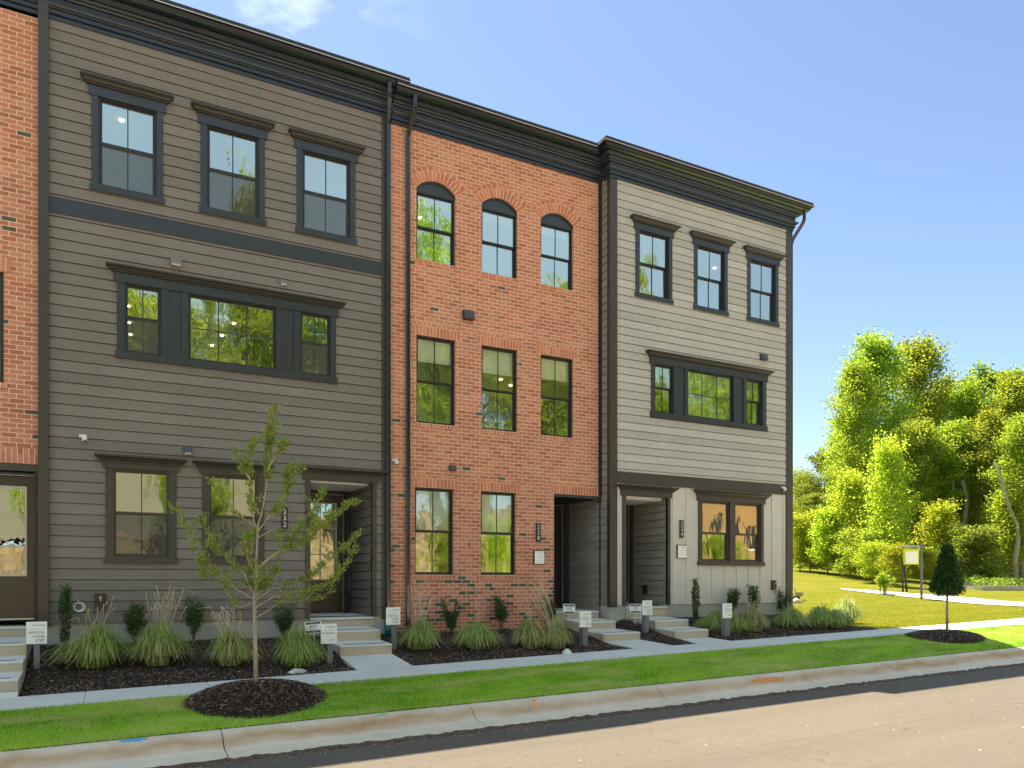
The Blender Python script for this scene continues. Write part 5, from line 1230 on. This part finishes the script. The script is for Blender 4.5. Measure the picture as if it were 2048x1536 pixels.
for pl, dy, dn in BR:
    n_ = len(pl); branch([tp(a, b, dy*(i/(n_-1))) for i, (a, b) in enumerate(pl)], .0085, .002, .22, dn)
tm.build('trunk', M['bark_young'], rt, True)
LC = np.array(LC)-np.array([base.x, ty, gz])
leaves(LC, 7, .024, .050, 2.6, M['leaf_s'], 'crown', rt, .35, 31, along=LD)

# ------- ornamental grass clumps
def tuft_mesh(seed, n, wid, hgt, dry=0, stalks=0, m='tuft'):
    rd = np.random.default_rng(seed); V = []; Fq = []
    def add(nb, w0, hmul, rmul, bw):
        for i in range(nb):
            az = rd.random()*math.tau; q = rd.random()**.45; reach = wid/2*q*rmul*rd.uniform(.72, 1.22)*(1+.20*math.sin(az*2+seed)+.10*math.sin(az*5+seed*2)); h = hgt*hmul*rd.uniform(.62, 1.12)*(1-.30*q*q)*(1+.14*math.sin(az+seed*1.7)); bx = rd.normal(0, .06); by = rd.normal(0, .06)
            c, s_ = math.cos(az), math.sin(az); n0 = len(V); cu = rd.normal(0, .10)*reach; droop = h*(.15+.85*q)*rd.uniform(.6, 1.0)
            for k in range(5):
                t_ = k/4; r_ = reach*(t_**.95); z = h*math.sin(min(1.57, t_*2.2))-droop*max(0, t_-.38)**1.4*1.75
                w_ = bw*(1-t_*.6); q2 = cu*t_*t_; V.append((bx+c*r_-s_*(w_+q2), by+s_*r_+c*(w_+q2), max(.0, z))); V.append((bx+c*r_+s_*(w_-q2), by+s_*r_-c*(w_-q2), max(.0, z)))
            for k in range(4): a = n0+2*k; Fq.append((a, a+1, a+3, a+2))
    add(n, 0, 1, 1, .0052); return V, Fq, add, rd
def tuft(px, py, wpx, hpx_, label, dryf=.12, stalks=0, seed=0, stalk_h=1.5, lean=.0, group='ornamental grass clumps in the mulch beds', y=None):
    b_ = spot(px, py); Zt = .4707*b_.x+.8824*b_.y; W_ = wpx/F*Zt*1.06; H_ = hpx_/F*Zt*1.12
    rt = empty('grass_clump', (b_.x, b_.y, b_.z-.01), label, 'ornamental grass', group)
    ng = int(1000*(1-dryf)); V, Fq, add, rd = tuft_mesh(seed, ng, W_, H_); np_mesh('blades', V, Fq, M['tuft'], rt)
    V, Fq, add, rd = tuft_mesh(seed+50, int(1000*dryf)+20, W_*.9, H_*.95); np_mesh('dry_blades', V, Fq, M['tuft_dry'], rt)
    if stalks:
        m = MB(); rr = random.Random(seed)
        for i in range(stalks):
            az = rr.random()*6.28; r_ = W_*.5*rr.uniform(.1, 1); h = H_*stalk_h*rr.uniform(.8, 1.15)
            p0 = Vector((rr.gauss(0, .05), rr.gauss(0, .05), .1)); p3 = Vector((math.cos(az)*r_*.6+lean*h, math.sin(az)*r_*.5, h)); p1 = p0.lerp(p3, .5)+Vector((0, 0, h*.08)); p4 = p3+Vector((math.cos(az)*.05+lean*.1, 0, -.02))
            o = Vector(rt.location); j_ = Vector((rr.gauss(0, .05), rr.gauss(0, .05), 0)); m.tube([p0+o, p1+o+j_*.5, p1.lerp(p3, .6)+o+j_, p3+o+j_*.3, p4+o+j_+Vector((rr.gauss(0, .05), 0, rr.gauss(-.02, .02)))], [.002, .0018, .0024, .0042, .0015], 4, False)
        m.build('seed_stalks', M['tan'], rt)
    return rt
tuft(190, 1335, 140, 82, 'round green grass clump nearest the leftmost watch your step sign', .12, 9, 1, 1.35)
tuft(318, 1330, 130, 82, 'grass clump with many tall straw stalks, left of the twin shrubs', .35, 26, 2, 1.55, .10)
tuft(464, 1330, 100, 70, 'grass clump with short pale stalks just left of the tree trunk', .30, 30, 3, 1.35, -.1)
tuft(594, 1332, 108, 76, 'bright green grass clump in front of the tilted alarm sign', .06, 0, 4)
tuft(840, 1298, 96, 56, 'grass clump with an upright tan plume beside the white watch your step sign', .15, 26, 5, 1.9)
tuft(955, 1298, 112, 54, 'low spreading grass clump below the middle of the brick wall', .12, 4, 6, 1.7)
tuft(1062, 1296, 80, 56, 'left half of the paired straw and green clumps near the brick corner', .30, 8, 7, 1.4)
tuft(1110, 1296, 76, 54, 'grass clump with straw leaning left before the alarm sign of 228', .40, 30, 8, 1.95, -.35)
tuft(1428, 1262, 62, 40, 'small green clump left of the rightmost name sign', .06, 0, 9)
tuft(1464, 1265, 60, 38, 'small green clump behind the rightmost name sign', .06, 0, 10)
tuft(1505, 1262, 58, 48, 'straw coloured grass clump in front of the pale house', .55, 12, 11, 1.25)
tuft(1580, 1257, 86, 42, 'green grass clump at the right corner of the pale house', .12, 6, 12, 1.3)
tuft(1640, 1256, 74, 42, 'green grass clump just right of the house corner', .12, 0, 13)
tuft(1672, 1255, 60, 36, 'low clump between the two big clumps at the bed end', .15, 0, 14)
tuft(1695, 1248, 66, 50, 'last grass clump at the right end of the mulch bed', .10, 0, 15)
# ------- shrubs
def shrub(px, py, wpx, hpx_, label, kind='bush', seed=0, legs=.3, ydepth=None, cat='shrub'):
    b_ = spot(px, py) if ydepth is None else Vector((at(px, py, ydepth).x, ydepth, G(at(px, py, ydepth).x, ydepth)))
    Zt = .4707*b_.x+.8824*b_.y; W_ = wpx/F*Zt; top = (HY-(py-hpx_))/F*Zt; H_ = top-b_.z
    rt = empty('columnar_shrub' if kind == 'column' else 'shrub', (b_.x, b_.y, b_.z-.02), label, cat, 'evergreen shrubs against the houses'); rr = random.Random(seed); m = MB(); Cc = []; Dd = []
    ns = 9 if kind == 'column' else 13
    for i in range(ns):
        az = rr.random()*6.28; q = rr.uniform(.2, 1)
        if kind == 'column':
            p1 = Vector((math.cos(az)*W_*.30*q, math.sin(az)*W_*.30*q, H_*rr.uniform(.75, 1.0))); mid = Vector((math.cos(az)*W_*.40*q, math.sin(az)*W_*.40*q, H_*.5))
            pts_ = [Vector((0, 0, 0)), mid, p1]
        else:
            hh_ = H_*rr.uniform(.5, 1.0); p1 = Vector((math.cos(az)*W_*.46*q, math.sin(az)*W_*.46*q, hh_)); mid = p1*.5+Vector((0, 0, H_*.04)); pts_ = [Vector((0, 0, 0)), mid, p1]
        o = Vector(rt.location); m.tube([p+o for p in pts_], [.009, .006, .002], 5, False)
        for k in range(26 if kind == 'column' else 15):
            s_ = rr.uniform(legs if kind != 'column' else .12, 1); p_ = pts_[0].lerp(pts_[1], s_*2) if s_ < .5 else pts_[1].lerp(pts_[2], s_*2-1)
            Cc.append((p_.x+rr.gauss(0, W_*.05), p_.y+rr.gauss(0, W_*.05), p_.z+rr.gauss(0, .015))); Dd.append(tuple((pts_[2]-pts_[0]).normalized()))
    m.build('stems', M['bark'], rt)
    leaves(np.array(Cc), 9 if kind == 'column' else 11, W_*.055+.004, .036, 2.0, M['leaf_b'], 'foliage', rt, .5, seed, along=Dd)
    return rt
shrub(129, 1298, 36, 138, 'tall narrow dark holly between the leftmost steps and the grass clumps', 'column', 1)
shrub(268, 1290, 56, 90, 'dark shrub half hidden behind the tall straw stalks', 'bush', 2)
shrub(386, 1288, 66, 96, 'fullest dark shrub under the left ground floor windows', 'bush', 3, .45)
shrub(566, 1282, 58, 82, 'dark shrub behind the young tree trunk, left of the 232 door', 'bush', 4)
shrub(793, 1262, 26, 126, 'tall narrow holly between the downspouts behind the watch your step sign', 'column', 5)
shrub(904, 1268, 44, 76, 'dense dark shrub under the first brick ground floor window', 'bush', 6)
shrub(1002, 1262, 50, 74, 'open twiggy shrub under the second brick ground floor window', 'bush', 7, .4)
shrub(1100, 1258, 40, 76, 'narrow green shrub at the edge of the 228 doorway', 'bush', 8)
shrub(1391, 1246, 25, 93, 'narrow holly against cream boards right of the 224 door', 'column', 9)
shrub(1462, 1238, 40, 66, 'round shrub behind the rightmost name sign', 'bush', 10, .45)
shrub(1508, 1236, 40, 68, 'shrub standing above the straw coloured clump', 'bush', 11, .45)
shrub(1566, 1232, 42, 60, 'shrub at the right corner of the pale house', 'bush', 12, .3)
# iris-like upright leaves at the bed end
b_ = spot(1640, 1232); m = []; Fq = []; rd = np.random.default_rng(3); Zt = .4707*b_.x+.8824*b_.y
for i in range(90):
    az = rd.random()*6.28; l = rd.uniform(.25, .52); bx, by = rd.normal(0, .11), rd.normal(0, .11); n0 = len(m); dx_, dy_ = math.cos(az)*l*.35, math.sin(az)*l*.35
    m += [(bx-.012, by, 0), (bx+.012, by, 0), (bx+dx_*.5+.01, by+dy_*.5, l*.6), (bx+dx_*.5-.01, by+dy_*.5, l*.6), (bx+dx_, by+dy_, l)]; Fq += [(n0, n0+1, n0+2, n0+3), (n0+3, n0+2, n0+4, n0+4)]
Fq = [f for f in Fq if len(set(f)) == 4]; rt = empty('lily_plant', b_, 'upright strap leaved green plant behind the clumps right of the house corner', 'plant'); np_mesh('leaves', m, Fq, M['leaf_b'], rt)

# ------------------------------------------------------------------ small things in the beds
b_ = spot(595, 1345); m = MB(); N = 12
rings = [[(b_.x+rx*math.cos(math.tau*k/N)*(1+.15*math.sin(k*2.1)), b_.y+ry*math.sin(math.tau*k/N)*(1+.12*math.sin(k*3.3)), b_.z-.01+z+.008*math.sin(k*5)) for k in range(N)] for rx, ry, z in ((.165, .10, 0), (.14, .085, .035), (.085, .055, .06), (.03, .02, .068))]
for i in range(3):
    for k in range(N): m.quad(rings[i][k], rings[i][(k+1) % N], rings[i+1][(k+1) % N], rings[i+1][k])
m.poly(rings[3]); tag(m.build('stone', M['stone'], loc=b_), 'flat pale stone at the mulch edge below the bright green clump', 'stone')
b_ = spot(1134, 1309); m = MB(); m.bbox(b_.x-.07, b_.x+.07, b_.y-.04, b_.y+.04, b_.z-.02, b_.z+.065, .01); m.bbox(b_.x-.03, b_.x+.03, b_.y-.03, b_.y+.03, b_.z+.065, b_.z+.10, .01)
tag(m.build('marker_block', M['white'], loc=b_), 'small white block at the pavement edge below the 228 alarm sign', 'marker')
b_ = spot(778, 1272); rt = empty('bucket', b_, 'teal bucket behind the sign between the taupe and brick houses', 'bucket')
MB().tube([b_, b_+Vector((0, 0, .26))], [.075, .10], 16).build('body', M['teal'], rt, True); MB().tube([b_+Vector((0, 0, .255)), b_+Vector((0, 0, .275))], [.106, .106], 16).build('rim', M['teal'], rt)
MB().tube([b_+Vector((-.1, -.0, .24)), b_+Vector((-.06, -.09, .18)), b_+Vector((.06, -.09, .18)), b_+Vector((.1, 0, .24))], .004, 5).build('handle', M['black'], rt)
b_ = Vector((5.50, 14.33, G(5.5, 14.33))); rt = empty('drain_pipe', b_, 'black corrugated drain pipe elbow at the foot of the downspout on the brick house', 'pipe')
m = MB(); m.tube([b_+Vector((-.13, .05, .16)), b_+Vector((-.10, 0, .08)), b_+Vector((.0, -.06, .05)), b_+Vector((.18, -.1, .04))], [.06, .065, .065, .06], 12); m.build('pipe', M['black'], rt, True)
MB().tube([b_+Vector((.18, -.1, .04)), b_+Vector((.22, -.11, .04))], [.075, .07], 12).build('collar', M['black'], rt)
b_ = spot(1200, 1290); m = MB(); m.box(b_.x-.17, b_.x+.10, b_.y-.10, b_.y+.10, b_.z-.02, b_.z+.012); o = m.build('valve_cover', M['black'], loc=b_); tag(o, 'dark flat valve cover in mulch right of the 228 name sign', 'cover')

# ------------------------------------------------------------------ park furniture on the hill
b_ = spot(1843, 1199, far_z); Z = .4707*b_.x+.8824*b_.y; s_ = Z/F
rt = empty('hanging_sign', b_, 'tall grey timber post with an arm and a hanging yellow framed white board', 'sign post')
ux, uy = CA, -SA            # direction across the view
def HP(px, py, d=0): v = atZ(px, py, Z-d); return v
def beam(mb, a, b, r_): mb.tube([a, b], r_, 4)
m = MB(); m.tube([HP(1843, 1200), HP(1843, 1086)], [3.1*s_, 3.1*s_], 4); m.build('post', M['post'], rt)
m = MB(); m.tube([HP(1802, 1093), HP(1846, 1093)], 2.0*s_, 4); m.build('arm', M['post'], rt)
m = MB(); m.hexa([tuple(HP(a, b, d)) for a, b, d in ((1807, 1129, .05), (1838, 1129, .05), (1838, 1129, -.05), (1807, 1129, -.05), (1807, 1098, .05), (1838, 1098, .05), (1838, 1098, -.05), (1807, 1098, -.05))]); bd = m.build('frame', M['yellow'], rt)
m = MB(); m.hexa([tuple(HP(a, b, d)) for a, b, d in ((1811, 1127, .08), (1835, 1127, .08), (1835, 1127, .051), (1811, 1127, .051), (1811, 1102, .08), (1835, 1102, .08), (1835, 1102, .051), (1811, 1102, .051))]); m.build('panel', M['sign'], bd)
MB().tube([HP(1812, 1094), HP(1812, 1099)], .5*s_, 4).tube([HP(1834, 1094), HP(1834, 1099)], .5*s_, 4).build('hangers', M['black'], rt)
for (xa, xb, lab) in ((1804, 1806, 'left of two dark poles beside the hanging sign'), (1807, 1814, 'leaning right one of two dark poles beside the hanging sign')):
    bb = spot(xb, 1184, far_z); Zb = .4707*bb.x+.8824*bb.y
    tag(MB().tube([bb-Vector((0, 0, .1)), atZ(xa, 1122, Zb)], [.05, .04], 6).build('pole', M['black'], loc=bb), lab, 'pole', 'dark poles by the hanging sign')
# low raised beds at the right
for i, (xa, xb, ya, lab) in enumerate(((1930, 2010, 1168, 'farthest raised garden bed'), (1935, 2030, 1172, 'middle raised garden bed'), (1965, 2075, 1179, 'nearest raised garden bed, at the right edge'))):
    a = spot(xa, ya+2, far_z); b = spot(xb, ya+2, far_z); rt = empty('garden_bed', a, lab+' with grey stone edging', 'garden bed', 'raised garden beds')
    d = (b-a).normalized(); n_ = Vector((-d.y, d.x, 0))*1.1
    m = MB(); zt_ = max(a.z, b.z)+.22; m.hexa([(a.x, a.y, a.z-.2), (b.x, b.y, b.z-.2), (b.x+n_.x, b.y+n_.y, b.z-.2), (a.x+n_.x, a.y+n_.y, a.z-.2), (a.x, a.y, zt_), (b.x, b.y, zt_), (b.x+n_.x, b.y+n_.y, zt_), (a.x+n_.x, a.y+n_.y, zt_)]); m.build('edging', M['found'], rt)
    CC = [tuple(a.lerp(b, random.random())+n_*random.random()+Vector((0, 0, .35+.1*random.random()))-a) for _ in range(60)]
    leaves(np.array(CC), 16, .12, .13, 2, M['leaf_d'], 'planting', rt, .6, 40+i)
# bench frame near the house corner
b_ = spot(1590, 1201, far_z); Zb = .4707*b_.x+.8824*b_.y; s_ = Zb/F; rt = empty('lawn_spreader', b_, 'small grey and white wheeled cart just behind the end house corner', 'cart')
def lo(u, v, d=0): return b_+Vector((u*s_*CA+d*SA, -u*s_*SA+d*CA, v*s_))
m = MB(); m.tube([lo(-2, 28), lo(2, 16), lo(6, 6)], [.03, .03, .03], 6).tube([lo(-2, 28), lo(-6, 28)], .025, 6); m.build('handle', M['white'], rt)
m = MB(); m.tube([lo(2, 8), lo(8, 13), lo(8, 17)], [.05, .17, .19], 10); m.build('hopper', M['ventlight'], rt, True)
for d in (-.15, .15): MB().tube([lo(2, 4, d-.03), lo(2, 4, d+.03)], [.10, .10], 14).build('wheel', M['black'], rt)
tag(MB().tube([spot(1592, 1206, far_z)+Vector((-.35, 0, -.02)), spot(1592, 1206, far_z)+Vector((0, 0, .05)), spot(1592, 1206, far_z)+Vector((.35, -.1, -.02))], [.05, .16, .04], 8).build('straw_heap', M['tan'], smooth=True), 'small heap of brown pine straw below the wheeled cart', 'straw')

# ------------------------------------------------------------------ across the street, behind the camera: what the windows mirror
def bank_z(x, y): return zc(x)-.2+(.62+.38*sst(8, 15, x))*min(1, max(0, (-15-y)/9))**.8*(6.6+.7*math.sin(x*.21)+.4*math.sin(x*.63+1))+.12*math.sin(x*1.7+y)*math.sin(y*1.3)
grid('clay_bank', lin(-40, 70, 140), lin(-34, -13, 30), bank_z, M['dirt2'])
ORD = ['first', 'second', 'third', 'fourth', 'fifth', 'sixth', 'seventh', 'eighth', 'ninth', 'tenth', 'eleventh', 'twelfth', 'thirteenth', 'fourteenth', 'fifteenth', 'sixteenth', 'seventeenth', 'eighteenth']
OP = [('broad', -14, -38, 20, 12), ('tall', -5, -37, 22, 11), ('broad', 3, -38, 21, 12), ('tall', 11, -36, 27.5, 9), ('broad', 17, -35, 21, 12), ('tall', 24, -34, 26.5, 10), ('broad', 30, -32, 20, 12), ('tall', 36, -31, 20, 11), ('broad', 42, -30, 19, 12), ('tall', 44, -32, 25, 10), ('broad', 55, -29, 19, 12), ('broad', 64, -30, 19, 12)]
for i, (k_, x, y, hh_, ww) in enumerate(OP):
    o = copy_tree(PROT[k_]); o.location = (x, y, bank_z(x, y)-.3); o.scale = (ww/PDIM[k_][1]*1.2, ww/PDIM[k_][1]*1.2, hh_/PDIM[k_][0]); o.rotation_euler = (0, 0, i*1.3)
    tag(o, '%s tree from the left in the row on the bank across the street' % ORD[i], 'tree', 'trees on the bank across the street')
for i, (x, y) in enumerate(((-2, -21), (5, -20.5), (11, -21), (16, -20), (23, -21), (30, -20.5), (36, -21))):
    o = copy_tree(PROT['low']); o.location = (x, y, bank_z(x, y)-.2); o.scale = (.8, .8, .95); o.rotation_euler = (0, 0, i*2.1)
    tag(o, '%s bush from the left on the clay slope across the street' % ORD[i], 'bush', 'bushes on the bank across the street')
hw = empty('wrapped_house', (3, -25, 4), 'beige wrapped unfinished house on the bank across the street', 'house')
m = MB(); flatwall(m, lambda u, d, z: (u, -24+d, z), -9, 13, 2, 10.5, [(-6, -5, 6.4, 8), (8, 9.2, 6.4, 8)], .15); m.box(-8.99, 12.99, -33, -24.16, 2, 10.4); m.build('wall', M['wrap'], hw)
for r_ in range(2):
    for i in range(16): MB().box(-8.4+i*1.35, -7.9+i*1.35, -24.0+.001, -23.99, 7.1-r_*2.3, 7.35-r_*2.3).build('wrap_print', M['ventp'], hw)
# house under construction across the street
hc = empty('unfinished_house', (43, -16, -1.2), 'unfinished house clad in orange sheathing boards across the street', 'house')
m = MB(); flatwall(m, lambda u, d, z: (u, -15+d, z), 34, 56, -1.3, 8, [(39.4, 40.7, 2.9, 5.0), (41.6, 42.7, -1.2, 1.6), (43.3, 44.7, 2.6, 4.9), (47.5, 48.7, 3.4, 5), (51, 52, .2, 2)], .15); m.build('wall', M['osb'], hc); MB().box(34.01, 55.99, -24, -15.16, -1.3, 7.9).build('interior', M['black'], hc)  # solid black block paints the unlit darkness behind the openings
for x_ in (36, 38.4, 41.2, 43, 45.6, 48): MB().box(x_, x_+.10, -15, -14.98, -1.3, 8).build('seam', M['bark'], hc)
MB().box(39.3, 40.8, -15, -14.95, 2.78, 2.9).box(43.2, 44.8, -15, -14.95, 2.48, 2.6).build('ledge', M['white'], hc)
m = MB(); m.poly([(33.5, -14.6, 8), (56.5, -14.6, 8), (56.5, -20, 10.5), (33.5, -20, 10.5)]); m.poly([(33.5, -24.5, 8), (33.5, -20, 10.5), (56.5, -20, 10.5), (56.5, -24.5, 8)]); m.build('roof', M['shingle'], hc)

for kk, x, y, h_, w_, lab in (('low', 16.4, -8, 4.2, 3.0, 'dark bushy young tree across the street, mirrored in a brick house window'), ('loose', 19.6, -9, 4.6, 3.0, 'open light green young tree on bare ground across the street'), ('low', 35.5, -9.5, 4.0, 3.2, 'young tree in front of the unfinished house across the street')):
    o = copy_tree(PROT[kk]); o.location = (x, y, zc(x)-.15); o.scale = (w_/PDIM[kk][1],)*2+(h_/PDIM[kk][0],); tag(o, lab, 'tree', 'young trees across the street')
